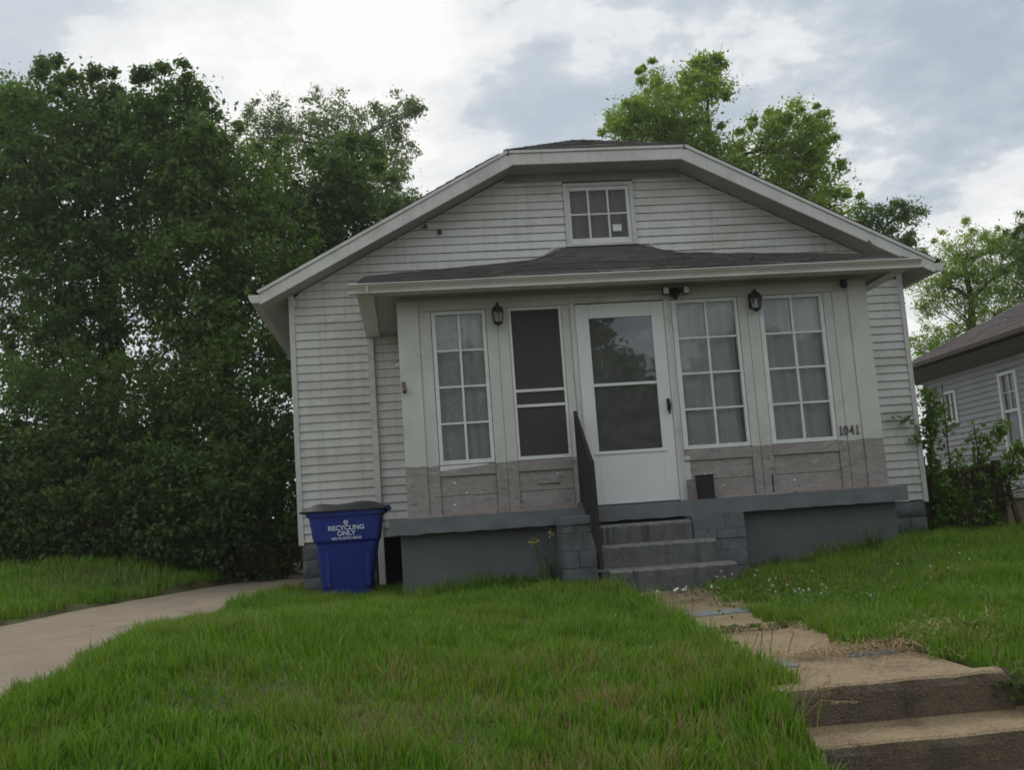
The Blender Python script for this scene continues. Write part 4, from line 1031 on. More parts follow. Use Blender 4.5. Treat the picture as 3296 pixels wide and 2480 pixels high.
lantern(3.865, 1.872, 'black carriage lantern between the two windows beyond the door', .25)

def small_fixtures():
    o = empty('floodlight', (3.07, -.01, 2.05), 'twin-head floodlight with dark round base above the storm door corner', 'floodlight')
    m = MB(); m.lathe([(.045, -.03), (.055, -.01), (.055, .03), (.03, .05)], (3.07, -.05, 2.10), 10); m.build('base', 'black_metal', o, smooth=True)
    MB().tube([(3.07, -.05, 2.075), (3.07, -.07, 2.04)], [.03, .02], 8).build('sensor', 'black_metal', o)
    for s in (-1, 1):
        h = MB(); h.box(3.07+s*.105-.032, 3.07+s*.105+.032, -.13, -.07, 2.075, 2.15); h.tube([(3.07+s*.04, -.06, 2.11), (3.07+s*.09, -.09, 2.115)], .012, 6)
        hh = h.build('lamp_head', 'black_metal', o, bevel=.012)
        MB().box(3.07+s*.105-.026, 3.07+s*.105+.026, -.1335, -.131, 2.081, 2.144).build('lens', 'lamp_white', hh, bevel=.001)
    o = empty('security_camera', (4.852, -.02, 2.15), 'small dark round camera under the porch eave near the corner post', 'camera')
    MB().lathe([(.035, .0), (.035, .025)], (4.852, -.06, 2.125), 12).build('mount', 'black_metal', o)
    m = MB(); m.lathe([(.005, -.042), (.022, -.036), (.036, -.018), (.040, 0), (.036, .018), (.02, .036)], (4.852, -.06, 2.10), 12); m.build('eye_ball', 'black_metal', o, smooth=True)
    o = empty('flag_bracket', (.285, -.03, 1.22), 'small brown flagpole bracket on the left porch post', 'bracket')
    MB().box(.268, .302, -.040, -.030, 1.24, 1.345).build('plate', 'bracket_rust', o, bevel=.003)
    MB().tube([(.29, -.04, 1.285), (.29, -.085, 1.25), (.29, -.10, 1.235)], [.018, .022, .020], 8).build('socket', 'bracket_rust', o)
    o = empty('door_hook', (.23, 0, 1.52), 'small white latch sticking out of the left porch corner', 'latch')
    MB().box(.215, .256, .0, .02, 1.515, 1.545).build('latch_plate', 'trim', o, bevel=.003)
    MB().box(.217, .235, -.01, .0, 1.545, 1.556).build('latch_pin', 'black_metal', o)
    o = empty('black_box', (3.18, -.13, 0), 'black box standing on the porch slab beside the storm door', 'box')
    m = MB(); m.hexa([(3.108, -.20, .0), (3.252, -.20, .0), (3.252, -.07, .0), (3.108, -.07, .0)], [(3.096, -.205, .222), (3.252, -.205, .222), (3.252, -.07, .222), (3.096, -.07, .222)]); m.build('box_body', 'black_metal', o, bevel=.008)
    MB().box(3.09, 3.258, -.211, -.064, .222, .238).build('box_lid', 'rubber', o, bevel=.006)
small_fixtures()

def handrail():
    o = empty('handrail', (1.95, -.6, -.6), 'dark iron handrail beside the porch steps', 'handrail')
    x = 1.94; Pb = Vector((x+.012, -.10, .93)); Pf = Vector((x-.015, -1.0, .365))
    m = MB(); m.box(x-.006, x+.030, -.12, -.08, .0, .945); m.build('rear_post', 'rail_iron', o, bevel=.003)
    m = MB(); m.hexa([(x-.022, -1.02, -.585), (x+.008, -1.02, -.585), (x+.008, -.985, -.585), (x-.022, -.985, -.585)], [(x-.034, -1.02, .40), (x-.002, -1.02, .40), (x-.002, -.985, .40), (x-.034, -.985, .40)]); m.build('front_post', 'rail_iron', o, bevel=.003)
    m = MB(); m.tube([Pb+Vector((0, .03, .01)), Pf], .019, 6); m.build('top_rail', 'rail_iron', o)
    lo0, lo1 = Vector((x+.012, -.10, .08)), Vector((x-.015, -1.0, -.44))
    m = MB(); m.tube([lo0, lo1], .014, 6); m.build('bottom_rail', 'rail_iron', o)
    n = 13
    for i in range(1, n):
        t = i/n; a = Pb.lerp(Pf, t); b = lo0.lerp(lo1, t); b.z = max(b.z, -.05 if b.y > -.22 else b.z)
        MB().box(min(a.x, b.x)-.010, max(a.x, b.x)+.010, a.y-.011, a.y+.011, b.z, a.z).build('baluster', 'rail_iron', o)
    MB().box(x-.05, x+.02, -1.05, -.955, -.588, -.575).build('foot_plate', 'slab_paint', o)
    MB().box(x-.035, x+.045, -.15, -.06, .0, .06).build('post_shoe', 'slab_paint', o, bevel=.01)
handrail()

def recycling_bin():
    o = empty('recycling_bin', (-.38, .72, -.70), 'blue wheeled recycling cart with dark lid at the left end of the porch', 'bin')
    y0, y1 = .46, 1.02                              # front (printed) side, rear side
    def ring(xa, xb, ya, yb, z, r=.05, k=4):
        pts = []
        for cx, cy, a0 in ((xb-r, yb-r, 0), (xa+r, yb-r, 90), (xa+r, ya+r, 180), (xb-r, ya+r, 270)):
            for i in range(k+1):
                t = R(a0+90*i/k); pts.append((cx+r*math.cos(t), cy+r*math.sin(t), z))
        return pts
    def loft(rings, name, mat, parent, cap0=True, cap1=True):
        m = MB(); k = len(rings[0])
        for r_ in rings: m.v += r_
        for i in range(len(rings)-1):
            for j in range(k):
                q = (j+1) % k; m.f.append((i*k+j, i*k+q, (i+1)*k+q, (i+1)*k+j)); m.mi.append(0)
        if cap0: m.f.append(tuple(range(k-1, -1, -1))); m.mi.append(0)
        if cap1: e = (len(rings)-1)*k; m.f.append(tuple(range(e, e+k))); m.mi.append(0)
        return m.build(name, mat, parent, bevel=0)
    g = .012
    body = loft([ring(-.640, -.150, y0+.10, y1-.10, -.70), ring(-.648, -.140, y0+.085, y1-.08, -.60), ring(-.680, -.062, y0+.035, y1-.03, -.185), ring(-.705, -.040, y0+.012, y1-.012, -.150), ring(-.712, -.036, y0+.010, y1-.01, -.13), ring(-.742, -.004, y0+.0, y1, .088), ring(-.765, .014, y0-.022, y1+.02, .092), ring(-.768, .016, y0-.025, y1+.022, .138)], 'body', 'bin_blue', o, cap1=True)
    for xa in (-.60, -.20): MB().box(xa, xa+.05, y0+.045, y0+.075, -.62, -.20).build('body_rib', 'bin_blue', o, bevel=.01)
    # lid: low dome, higher in the middle, with a handle lip left and hinge barrel right
    n = 26; V = []; F = []; prof = [(-.83, .162), (-.80, .175), (-.69, .225), (-.62, .234), (-.47, .216), (-.33, .226), (-.22, .240), (-.12, .232), (-.03, .206), (.05, .165)]
    px = [p[0] for p in prof]; pz = [p[1] for p in prof]; ny = 8
    for i in range(n+1):
        x = -.83+.88*i/n; zt = float(np.interp(x, px, pz))
        for j in range(ny+1):
            t = j/ny; y = y0-.045+(y1-y0+.08)*t; ed = min(t, 1-t)*2
            V.append((x, y, .150+(zt-.150)*(1-(1-ed)**3)))
    for i in range(n):
        for j in range(ny): F.append((i*(ny+1)+j, (i+1)*(ny+1)+j, (i+1)*(ny+1)+j+1, i*(ny+1)+j+1))
    lid = np_obj('lid', V, F, 'bin_lid', o, True)
    m = MB(); m.box(-.83, .04, y0-.048, y1+.038, .136, .156); m.build('lid_rim', 'bin_lid', lid, bevel=.008)
    m = MB(); m.tube([(.055, y0+.02, .15), (.055, y1-.02, .15)], .028, 8); m.build('grab_bar', 'bin_blue', o)
    for yy in (y0+.06, y1-.06): MB().tube([(.0, yy, .10), (.03, yy, .13), (.055, yy, .15)], .018, 6).build('bar_arm', 'bin_blue', o)
    for yy in (y0+.16, y1-.12):
        m = MB(); m.tube([(-.20, yy-.03, -.62), (-.20, yy+.03, -.62)], .085, 16); m.build('wheel', 'rubber', o)
    # print
    f = y0-.004
    def sl(z): return y0+.010+(.0-.010)*((z+.13)/.218)-.006   # the side leans out upwards
    text_obj('lettering', 'RECYCLING', .064, (-.372, sl(-.045), -.050), 'bin_print', o, .001, .0016, 1.05)
    text_obj('lettering', 'ONLY', .064, (-.372, sl(-.105), -.105), 'bin_print', o, .001, .0016, 1.05)
    text_obj('lettering', 'NO PLASTIC BAGS', .036, (-.372, sl(-.14), -.145), 'bin_print', o, .001, .0008, 1.0)
    m = MB(); c = Vector((-.372, sl(.02), .024)); tri = [Vector((math.cos(R(90+120*k)), 0, math.sin(R(90+120*k))))*.030 for k in range(3)]
    for k in range(3):
        a, b = tri[k], tri[(k+1) % 3]; d = (b-a).normalized(); nrm = Vector((d.z, 0, -d.x))
        p0, p1 = a.lerp(b, .22), a.lerp(b, .60)
        w = .0065
        m.prism([tuple(c+p0-nrm*w), tuple(c+p1-nrm*w), tuple(c+p1+nrm*w), tuple(c+p0+nrm*w)], (0, -.001, 0))
        m.prism([tuple(c+p1-nrm*w*2), tuple(c+a.lerp(b, .84)), tuple(c+p1+nrm*w*2)], (0, -.001, 0))
    m.build('recycle_symbol', 'bin_print', o)
recycling_bin()

# ------------------------------------------------------------------ neighbour's house on the right
def neighbor():
    X = 9.9; YE = 8.45; Y0 = -2.5; zb, zt = -.225, 1.98
    o = empty('neighbor_house', (X, 4, -.76), 'grey sided house with brown roof at the right edge of the photo', 'house')
    w = empty('side_wall', (X, 4, zb)); w.parent = o; w.location = Vector((X, 4, zb))-origin(o)
    wins = [(5.44, 5.92, .56, 1.76), (7.37, 7.78, 1.165, 1.70), (3.2, 4.1, .56, 1.76)]
    m = MB(); m.box(X+.02, X+.12, Y0, YE, zb, 2.1); m.build('sheathing', 'neighbor_siding', w)
    p = .0985; z = zb
    while z < zt-.02:
        cuts = [(Y0, YE)]
        for a, b, c, d in wins:
            if z+p > c-.03 and z < d+.03:
                nc = []
                for s, e in cuts:
                    if a-.04 > s and b+.04 < e: nc += [(s, a-.035), (b+.035, e)]
                    else: nc.append((s, e))
                cuts = nc
        for s, e in cuts:
            m = MB(); m.hexa([(X-.016, s, z), (X+.02, s, z), (X+.02, e, z), (X-.016, e, z)], [(X-.004, s, z+p-.006), (X+.02, s, z+p-.006), (X+.02, e, z+p-.006), (X-.004, e, z+p-.006)]); m.build('siding_board', 'neighbor_siding', w)
        z += p
    MB().box(X-.03, X+.02, YE-.07, YE+.02, zb-.01, zt+.03).build('corner_board', 'neighbor_siding', w)
    for i, (a, b, c, d) in enumerate(wins):
        e = empty('window', (X, (a+b)/2, c)); e.parent = o; e.location = Vector((X, (a+b)/2, c))-origin(o)
        m = MB(); f = .05
        m.box(X-.035, X+.03, a-.03, a+f-.01, c-.03, d+.03); m.box(X-.035, X+.03, b-f+.01, b+.03, c-.03, d+.03); m.box(X-.035, X+.03, a+f-.01, b-f+.01, d-.02, d+.03); m.box(X-.045, X+.03, a+f-.01, b-f+.01, c-.03, c+.03)
        m.build('frame', 'lamp_white', e, bevel=.004)
        zm = (c+d)/2
        if i != 1:
            MB().box(X-.02, X+.025, a+.04, b-.04, zm-.022, zm+.022).build('meeting_rail', 'lamp_white', e)
            MB().box(X-.008, X+.01, (a+b)/2-.008, (a+b)/2+.008, zm+.022, d-.02).build('muntin', 'lamp_white', e); MB().box(X-.007, X+.009, a+.04, b-.04, (zm+d)/2-.008, (zm+d)/2+.008).build('muntin', 'lamp_white', e)
        else: MB().box(X-.012, X+.02, (a+b)/2-.018, (a+b)/2+.018, c+.03, d-.02).build('mullion', 'lamp_white', e)
        for za, zc in (((c+.03, zm-.02), (zm+.02, d-.02)) if i != 1 else ((c+.03, d-.02),)):
            MB().quad((X+.012, b-.04, za), (X+.012, a+.04, za), (X+.012, a+.04, zc), (X+.012, b-.04, zc)).build('pane', 'glass_old', e)
        MB().box(X+.017, X+.0195, a+.03, b-.03, c, d).build('inner_shade', 'inner_wall', e)
    MB().box(X+.01, X+.1, Y0, YE, -1.2, zb-.002).build('foundation', 'neighbor_base', o)
    # hip roof: eave 0.32 beyond the wall
    ex, ey, ez, sl = X-.34, YE+.36, 2.33, .52; run = 3.9
    rf = empty('roof', (X, 4, 2.3)); rf.parent = o; rf.location = Vector((X, 4, 2.3))-origin(o)
    m = MB(); fy = Y0-.4
    A, B = Vector((ex, fy, ez)), Vector((ex, ey, ez)); Rb = Vector((ex+run, ey-run, ez+run*sl)); Rf = Vector((ex+run, fy+run*.5, ez+run*sl)); C = Vector((ex+2*run, ey, ez)); E_ = Vector((ex+2*run, fy, ez))
    m.quad(A, Rf, Rb, B); m.quad(B, Rb, C); m.quad(C, Rb, Rf, E_); m.quad(E_, Rf, A); m.build('roof_deck', 'shingle_brown', rf)
    m = MB()
    def clip(p): return (ey-p.y) > (p.x-ex)-.05
    shingle_field(m, B, A, Rf+Vector((0, 0, 0)), Vector((ex+run, ey, ez+run*sl)), .14, .32, clip=clip, seed=9)
    s = m.build('shingles', 'shingle_brown', rf); tag(s, kind='stuff')
    MB().box(ex, ex+.03, fy, ey, ez-.19, ez-.005).build('fascia_board', 'neighbor_fascia', rf); MB().box(ex+.03, ex+2*run, ey-.03, ey, ez-.19, ez-.005).build('fascia_board', 'neighbor_fascia', rf)
    MB().box(ex-.085, ex-.002, fy, ey, ez-.115, ez-.012).build('gutter', 'neighbor_fascia', rf, bevel=.02)
    m = MB(); m.quad((ex+.03, fy, ez-.185), (ex+.03, ey-.03, ez-.185), (X+.02, ey-.03, 1.99), (X+.02, fy, 1.99)); m.build('soffit', 'neighbor_soffit', rf)
    m = MB(); m.tube([(12.3, 8.0, 2.6), (12.3, 8.0, 3.55)], .05, 8); m.lathe([(.09, 0), (.09, .06), (.02, .10)], (12.3, 8.0, 3.55), 8); m.build('vent_pipe', 'bracket_rust', rf)
    MB().box(X+2*run-.7, X+2*run-.6, Y0, YE, -1, 2.2).box(X+.1, X+2*run-.7, YE-.1, YE, -1, 2.2).box(X+.1, X+2*run-.7, Y0, Y0+.1, -1, 2.2).build('outer_wall', 'neighbor_siding', o)
    m = MB(); m.tube([(X-.05, 3.2, .05), (X-.05, 4.9, -.01), (X-.05, 6.3, -.14), (X-.05, 7.2, -.2)], .012, 5); m.build('wall_cable', 'cable', o)
neighbor()

# ------------------------------------------------------------------ gate between the houses
def gate():
    o = empty('wire_gate', (7.0, 2.1, -.6), 'old wooden framed wire gate overgrown with vines beside the white house', 'gate')
    zt = lambda x: .15+.078*(x-6.6); y = 2.12; zb = -.58
    m = MB(); m.hexa([(7.44, y-.05, -.75), (7.53, y-.05, -.75), (7.53, y+.04, -.75), (7.44, y+.04, -.75)], [(7.43, y-.05, .27), (7.52, y-.05, .27), (7.52, y+.04, .27), (7.43, y+.04, .27)]); m.build('post', 'gate_wood', o, bevel=.006)
    m = MB(); m.hexa([(7.57, y-.25, -.75), (7.62, y-.25, -.75), (7.62, y-.20, -.75), (7.57, y-.20, -.75)], [(7.50, y-.09, .12), (7.55, y-.09, .12), (7.55, y-.052, .12), (7.50, y-.052, .12)]); m.build('prop', 'gate_wood', o)
    m = MB(); m.box(6.50, 6.55, y-.04, y+.03, -.75, .17); m.build('post', 'gate_wood', o, bevel=.006)
    for dz, nm in ((0, 'top_rail'), (-.66, 'bottom_rail')):
        m = MB(); m.hexa([(6.555, y-.02, zt(6.6)+dz-.05), (7.43, y-.02, zt(7.43)+dz-.05), (7.43, y+.015, zt(7.43)+dz-.05), (6.555, y+.015, zt(6.6)+dz-.05)], [(6.555, y-.02, zt(6.6)+dz), (7.43, y-.02, zt(7.43)+dz), (7.43, y+.015, zt(7.43)+dz), (6.555, y+.015, zt(6.6)+dz)]); m.build(nm, 'gate_wood', o)
    m = MB()
    for i in range(12):
        x = 6.60+.07*i; m.tube([(x, y-.025, zb), (x, y-.025, zt(x)-.02)], .003, 4)
    for k in range(9):
        z = -.52+.07*k; m.tube([(6.56, y-.028, z), (7.43, y-.028, z+.065)], .0025, 4)
    q = m.build('wire_mesh', 'wire', o); tag(q, kind='stuff')
    for i in range(9):
        x = 6.565+.097*i; r_ = random.uniform(-.012, .012); m = MB(); m.hexa([(x, y+.016, -.60+r_), (x+.078, y+.016, -.60+r_), (x+.078, y+.032, -.60+r_), (x, y+.032, -.60+r_)], [(x+.004, y+.016, zt(x)-.012+r_), (x+.082, y+.016, zt(x)-.006+r_), (x+.082, y+.032, zt(x)-.006+r_), (x+.004, y+.032, zt(x)-.012+r_)]); m.build('slat', 'gate_wood', o)
gate()

# ------------------------------------------------------------------ foliage
def leaf_cloud(C, n_per, spread, size, seed, droop=.3, aspect=.55):
    """C: cluster centres (k,3); leaves scattered round each, folded rhombs"""
    r = np.random.default_rng(seed); k = len(C); n = k*n_per
    off = r.normal(0, 1, (n, 3)); P = np.repeat(C, n_per, 0)+off*np.repeat(np.broadcast_to(spread, (k,)), n_per)[:, None]*np.array([1, 1, .75])
    d = r.normal(0, 1, (n, 3)); d[:, 2] -= droop; d /= np.linalg.norm(d, axis=1)[:, None]
    u = r.normal(0, .55, (n, 3))+off*.55; u[:, 2] += .8; s = np.cross(d, u); s /= np.maximum(np.linalg.norm(s, axis=1), 1e-6)[:, None]; nn_ = np.cross(s, d)
    L = size*(.45+1.15*r.random(n)**1.4)[:, None]; W = L*aspect*.5
    a = P-d*L*.5; b = P+s*W+nn_*W*.35; c = P+d*L*.5; e = P-s*W+nn_*W*.35
    V = np.stack([a, b, c, e], 1).reshape(-1, 3); i = np.arange(n)[:, None]*4
    F = np.concatenate([i+np.array([[0, 1, 2]]), i+np.array([[0, 2, 3]])]); return V, F
def lobe_clusters(lobes, dens, seed, shell=.55):
    """clump centres and clump sizes inside ellipsoid lobes (x,y,z,r,ry), mostly near the surface, with sprigs poking out"""
    r = np.random.default_rng(seed); out = []; sp = []
    for x, y, z, rx, ry in lobes:
        n = max(7, int(dens*rx**1.7)); d = r.normal(0, 1, (n, 3)); d /= np.linalg.norm(d, axis=1)[:, None]
        rad = .28+.72*r.random(n)**shell
        out.append(np.array([x, y, z])+d*rad[:, None]*np.array([rx, ry, rx*.95])); sp.append(r.uniform(.10, .24, n)*rx**.35)
        k = max(4, n//3); d = r.normal(0, 1, (k, 3)); d[:, 2] = np.abs(d[:, 2])*.8; d /= np.linalg.norm(d, axis=1)[:, None]
        out.append(np.array([x, y, z])+d*r.uniform(1.0, 1.22, k)[:, None]*np.array([rx, ry, rx])); sp.append(r.uniform(.05, .09, k))
    return np.concatenate(out), np.concatenate(sp)
def tree(name, label, trunk, lobes, leafmat, dens, n_per, size, seed, group=None, spread=1., bark='bark', limb_r=.05, limbs=True, shell=.55, droop=.3, twigs=True, aspect=.55):
    r = random.Random(seed); base = trunk[0]
    o = empty(name, base[:3], label, 'tree' if 'tree' in name else 'shrub', group)
    t = MB(); t.tube([p[:3] for p in trunk], [p[3] for p in trunk], 9)
    C, S_ = lobe_clusters(lobes, dens, seed, shell)
    tr = t.build('trunk', bark, o, smooth=True)
    if limbs:
        m = MB(); pts = [Vector(p[:3]) for p in trunk]
        for x, y, z, rx, ry in lobes:
            c = Vector((x, y, z)); j = min(range(len(pts)), key=lambda i: (pts[i]-c).length+(3 if pts[i].z > c.z-.3*rx else 0)); s = pts[j]
            mid = s.lerp(c, .5)+Vector((r.uniform(-.15, .15), r.uniform(-.15, .15), .12*rx)); w = limb_r*(.6+.5*rx)
            m.tube([s, mid, c], [w, w*.7, w*.35], 6)
            if twigs:
                for k in range(int(7+6*rx)):
                    e = C[r.randrange(len(C))]
                    e = Vector((x, y, z))+Vector((r.gauss(0, .5)*rx, r.gauss(0, .5)*ry, r.gauss(.1, .5)*rx)); q = mid.lerp(c, r.random())
                    m.tube([q, q.lerp(e, .5)+Vector((0, 0, .06)), e], [w*.33, w*.2, w*.08], 4, cap=False)
        m.build('limbs', bark, o, smooth=True)
    V, F = leaf_cloud(C, n_per, S_*spread, size, seed+1, droop, aspect)
    np_obj('crown', V, F, leafmat, o)
    return o

G1 = 'trees along the left side of the driveway'
L1 = [(-4.79, 9, 7.55, 1.09, 1.1), (-3.87, 9, 7.78, .92, .9), (-5.9, 9.4, 7.65, 1.2, 1.1), (-5.25, 8.8, 5.92, 1.41, 1.3), (-3.98, 8.6, 6.24, 1.15, 1.1), (-6.28, 9, 5.94, 1.01, 1.), (-4.88, 8.8, 4.37, 1.25, 1.2), (-5.6, 8.6, 3.4, .9, .9)]
tree('maple_tree', 'tallest broad dark green tree with rounded top at far left', [(-5.1, 9.2, -.3, .26), (-5.05, 9.1, 1.5, .22), (-4.9, 9., 3.4, .19), (-4.9, 9, 5.2, .14), (-4.8, 9, 6.9, .08)], L1, 'leaf_deep', 46, 120, .095, 21, G1)
L1b = [(-8., 11, 8.04, 1.39, 1.2), (-7.75, 11, 6.22, 1.48, 1.2), (-7.29, 11, 8.79, .83, .8), (-7.84, 11, 4.08, 1.39, 1.2)]
tree('maple_tree', 'tree cut off by the left edge of the photo, behind the tallest one', [(-7.9, 11.2, -.3, .24), (-7.8, 11.1, 3, .2), (-7.8, 11, 6, .13), (-7.6, 11, 7.8, .07)], L1b, 'leaf_mid', 34, 110, .10, 22, G1)
L2 = [(-2.7, 8.2, 6.06, 1.05, 1.), (-3.19, 8, 4.52, 1.2, 1.1), (-2.24, 8, 4.8, 1.04, 1.), (-2.58, 7.8, 3.16, 1.1, 1.), (-3.39, 8, 2.91, .96, .9), (-3.3, 8.2, 5.8, .7, .7), (-2.75, 8.3, 6.75, .62, .6), (-3.15, 8.5, 7.05, .5, .5)]
tree('vine_covered_tree', 'dense vine covered tree between the tallest tree and the house', [(-2.9, 8.3, -.4, .2), (-2.8, 8.2, 2., .17), (-2.7, 8.1, 4.2, .12), (-2.7, 8.2, 5.6, .07)], L2, 'leaf_mid', 48, 120, .088, 23, G1)
L3 = [(-1.12, 10, 6.77, .97, .9), (-.35, 10, 5.98, .97, .9), (-1.58, 9.6, 5.55, 1.13, 1.), (-.49, 10.4, 7.26, .63, .6), (-1.55, 9.6, 4.12, .95, .9), (-.9, 9.8, 4.9, .9, .8), (-1.8, 9.6, 2.9, .6, .6)]
tree('vine_covered_tree', 'dark ivy draped tree rising just behind the left roof slope', [(-1.5, 10, -.5, .2), (-1.4, 10, 2.5, .17), (-1.2, 10, 4.6, .12), (-.9, 10, 6.6, .06)], L3, 'leaf_deep', 48, 120, .088, 24, G1)
L4 = [(-2.51, 15, 10.02, .66, .6), (-1.27, 15, 10.09, .66, .6), (-.51, 15, 9.59, .88, .8), (.53, 15, 10.03, .55, .5), (-2.01, 15.4, 9.56, .78, .7), (-2.85, 15, 9.67, .49, .5), (.15, 15.3, 9.32, .67, .6), (.95, 15, 10.35, .28, .3)]
tree('sparse_tree', 'pale thinly leaved tree with crooked bare limbs above the dark trees', [(-1.3, 15.2, -.5, .26), (-1.2, 15.2, 4, .2), (-1.1, 15.2, 7, .15), (-.9, 15.1, 8.6, .10), (-.8, 15, 9.4, .06)], L4, 'leaf_pale', 46, 70, .075, 25, G1, spread=1., bark='bark_pale', limb_r=.045, shell=.9)
L5 = [(.08, 18, 9.39, .74, .7), (.37, 18, 10.04, .49, .5), (-.31, 18, 9.02, .74, .7), (.5, 18, 8.6, .6, .6)]
tree('sparse_tree', 'hazy pale green tree peeking out low over the left roof slope', [(.1, 18, -.5, .2), (.1, 18, 5, .15), (.1, 18, 8, .1), (.1, 18, 9, .05)], L5, 'leaf_pale', 40, 60, .085, 26, G1, spread=1., bark='bark_pale')
R1 = [(8.25, 18, 11.11, 1.35, 1.3), (9.4, 18, 11.9, .74, .8), (7.68, 18.5, 10.92, 1.12, 1.), (11.34, 17.5, 10., 1.15, 1.1), (10.64, 18, 9.39, 1.47, 1.3), (11.87, 17.5, 8.77, .9, .9), (6.77, 18, 10.96, .45, .5), (12.97, 18, 8.34, .5, .5), (9.45, 18, 12.5, .4, .4), (8.8, 18, 9.4, 1.3, 1.2), (12.2, 17.5, 10.2, .5, .5)]
tree('maple_tree', 'bright green maple rising behind the right half of the house roof', [(9.6, 18.2, -.5, .3), (9.5, 18.2, 4, .25), (9.4, 18.1, 7.5, .19), (9.3, 18, 9.4, .13), (9.3, 18, 10.9, .07)], R1, 'leaf_bright', 34, 130, .10, 27, spread=1.)
R1c = [(13.03, 16, 7.2, .57, .5), (13.82, 16, 7.36, .38, .4), (12.61, 16, 6.84, .46, .5), (13.4, 16, 6.3, .6, .6)]
tree('maple_tree', 'low dark leafy tree top just above the right end of the roof', [(13.2, 16.2, -.5, .16), (13.2, 16.1, 4, .12), (13.1, 16, 6.4, .07), (13.1, 16, 7.0, .04)], R1c, 'leaf_mid', 55, 80, .085, 28, spread=1.)
R2 = [(18.01, 21, 7.28, 1.09, 1.), (19., 21, 6.63, 1.22, 1.), (17.14, 21, 6.43, .95, .9), (18.04, 21, 5.2, 1.49, 1.2), (16.58, 21, 4.4, .81, .8), (19.74, 21, 7.5, .81, .8), (16.9, 21, 3.2, .9, .8), (18.6, 21, 3.4, 1., .8)]
tree('elm_tree', 'open branched tree with visible limbs above the grey neighboring roof', [(18.3, 21.2, -.5, .24), (18.2, 21.2, 2, .2), (18.0, 21.1, 4.2, .15), (18.1, 21, 6, .09), (18.0, 21, 7.2, .04)], R2, 'leaf_bright', 42, 120, .068, 29, spread=1., limb_r=.075, shell=.8)
R3 = [(17.85, 17, 6.77, .71, .7), (18.06, 17, 5.44, 1.07, 1.), (18.8, 17, 6., 1.1, 1.)]
tree('maple_tree', 'leafy tree cut off by the right edge of the photo', [(18.6, 17.2, -.5, .2), (18.5, 17.1, 3, .15), (18.3, 17, 5.2, .1), (18.2, 17, 6.2, .05)], R3, 'leaf_mid', 60, 120, .075, 30, spread=1.)

G2 = 'shrubs at the foot of the left trees'
SH = [(-5.58, 6.2, .46, 1.08), (-4.72, 6.0, .73, 1.14), (-3.74, 5.8, .59, 1.05), (-2.88, 5.8, .60, 1.05), (-2.14, 6.2, .43, .94), (-1.95, 8.7, .25, .66), (-5.44, 6.8, 1.89, 1.27), (-4.33, 6.6, 1.8, 1.18), (-3.28, 6.6, 1.81, 1.11), (-2.35, 7.0, 1.65, .98), (-2.05, 9.3, 1.6, .72), (-6.7, 6.6, .9, 1.3)]
SL_ = ['dark bush second from the left edge at the foot of the trees', 'wide low bush below the tallest tree', 'low brownish bush in the middle of the hedge line', 'low bush in front of the vine covered tree', 'low bush nearest the driveway bend', 'last small bush beside the house corner', 'taller shrub behind the leftmost low bushes', 'taller shrub behind the wide low bush', 'taller shrub behind the middle of the hedge line', 'taller shrub reaching under the left eave', 'slim shrub tucked behind the house corner', 'bush at the left edge of the photo under the trees']
for i, (x, y, z, r_) in enumerate(SH):
    lob = [(x, y, z, r_, r_*.8), (x-.3*r_, y-.2, z-.45*r_, r_*.75, r_*.6), (x+.35*r_, y-.1, z-.5*r_, r_*.75, r_*.6)]
    zz = tz(x, y)
    tree('hedge_shrub', SL_[i], [(x, y+.1, zz-.1, .05), (x+.02, y+.05, zz+.6*max(.3, z-zz), .035), (x, y, z+.2*r_, .015)], lob, 'leaf_shrub' if i % 3 else 'leaf_deep', 56 if i < 6 else 40, 95, .08, 50+i, G2, spread=1., limbs=True, limb_r=.02, twigs=False)

# across the street, mirrored in the door and window glass
G3 = 'trees across the street'
for i, (x, y, zc, rr, lab) in enumerate(((6.4, -35, 8.6, 2.2, 'tall tree across the street mirrored at the left of the door glass'), (9.2, -34, 4.9, 1.7, 'rounder tree across the street mirrored low in the door glass'), (15.4, -35, 5.6, 2.1, 'tree across the street mirrored in the windows beyond the door'), (1.8, -36, 4.4, 2.8, 'tree across the street mirrored in the leftmost porch window'), (20.5, -36, 4.6, 2.8, 'tree across the street mirrored in the window by the number'), (12.2, -36, 3.2, 2.2, 'low bushy tree across the street mirrored in the lower door glass'))):
    lob = [(x, y, zc, rr, rr), (x-rr*.55, y, zc-.3*rr, rr*.7, rr*.7), (x+rr*.55, y, zc-.35*rr, rr*.7, rr*.7), (x+.1, y, zc+.6*rr, rr*.6, rr*.6), (x, y, zc-.9*rr, rr*.9, rr*.7), (x-1.3, y, 1.6, 1.9, 1.2), (x+1.3, y, 1.4, 1.9, 1.2)]
    tree('street_tree', lab, [(x, y, -1.6, .25), (x, y, 1.5, .2), (x, y, zc, .1), (x, y, zc+rr*.6, .05)], lob, 'leaf_mid', 22, 70, .27, 90+i, G3, spread=1.6, twigs=False)

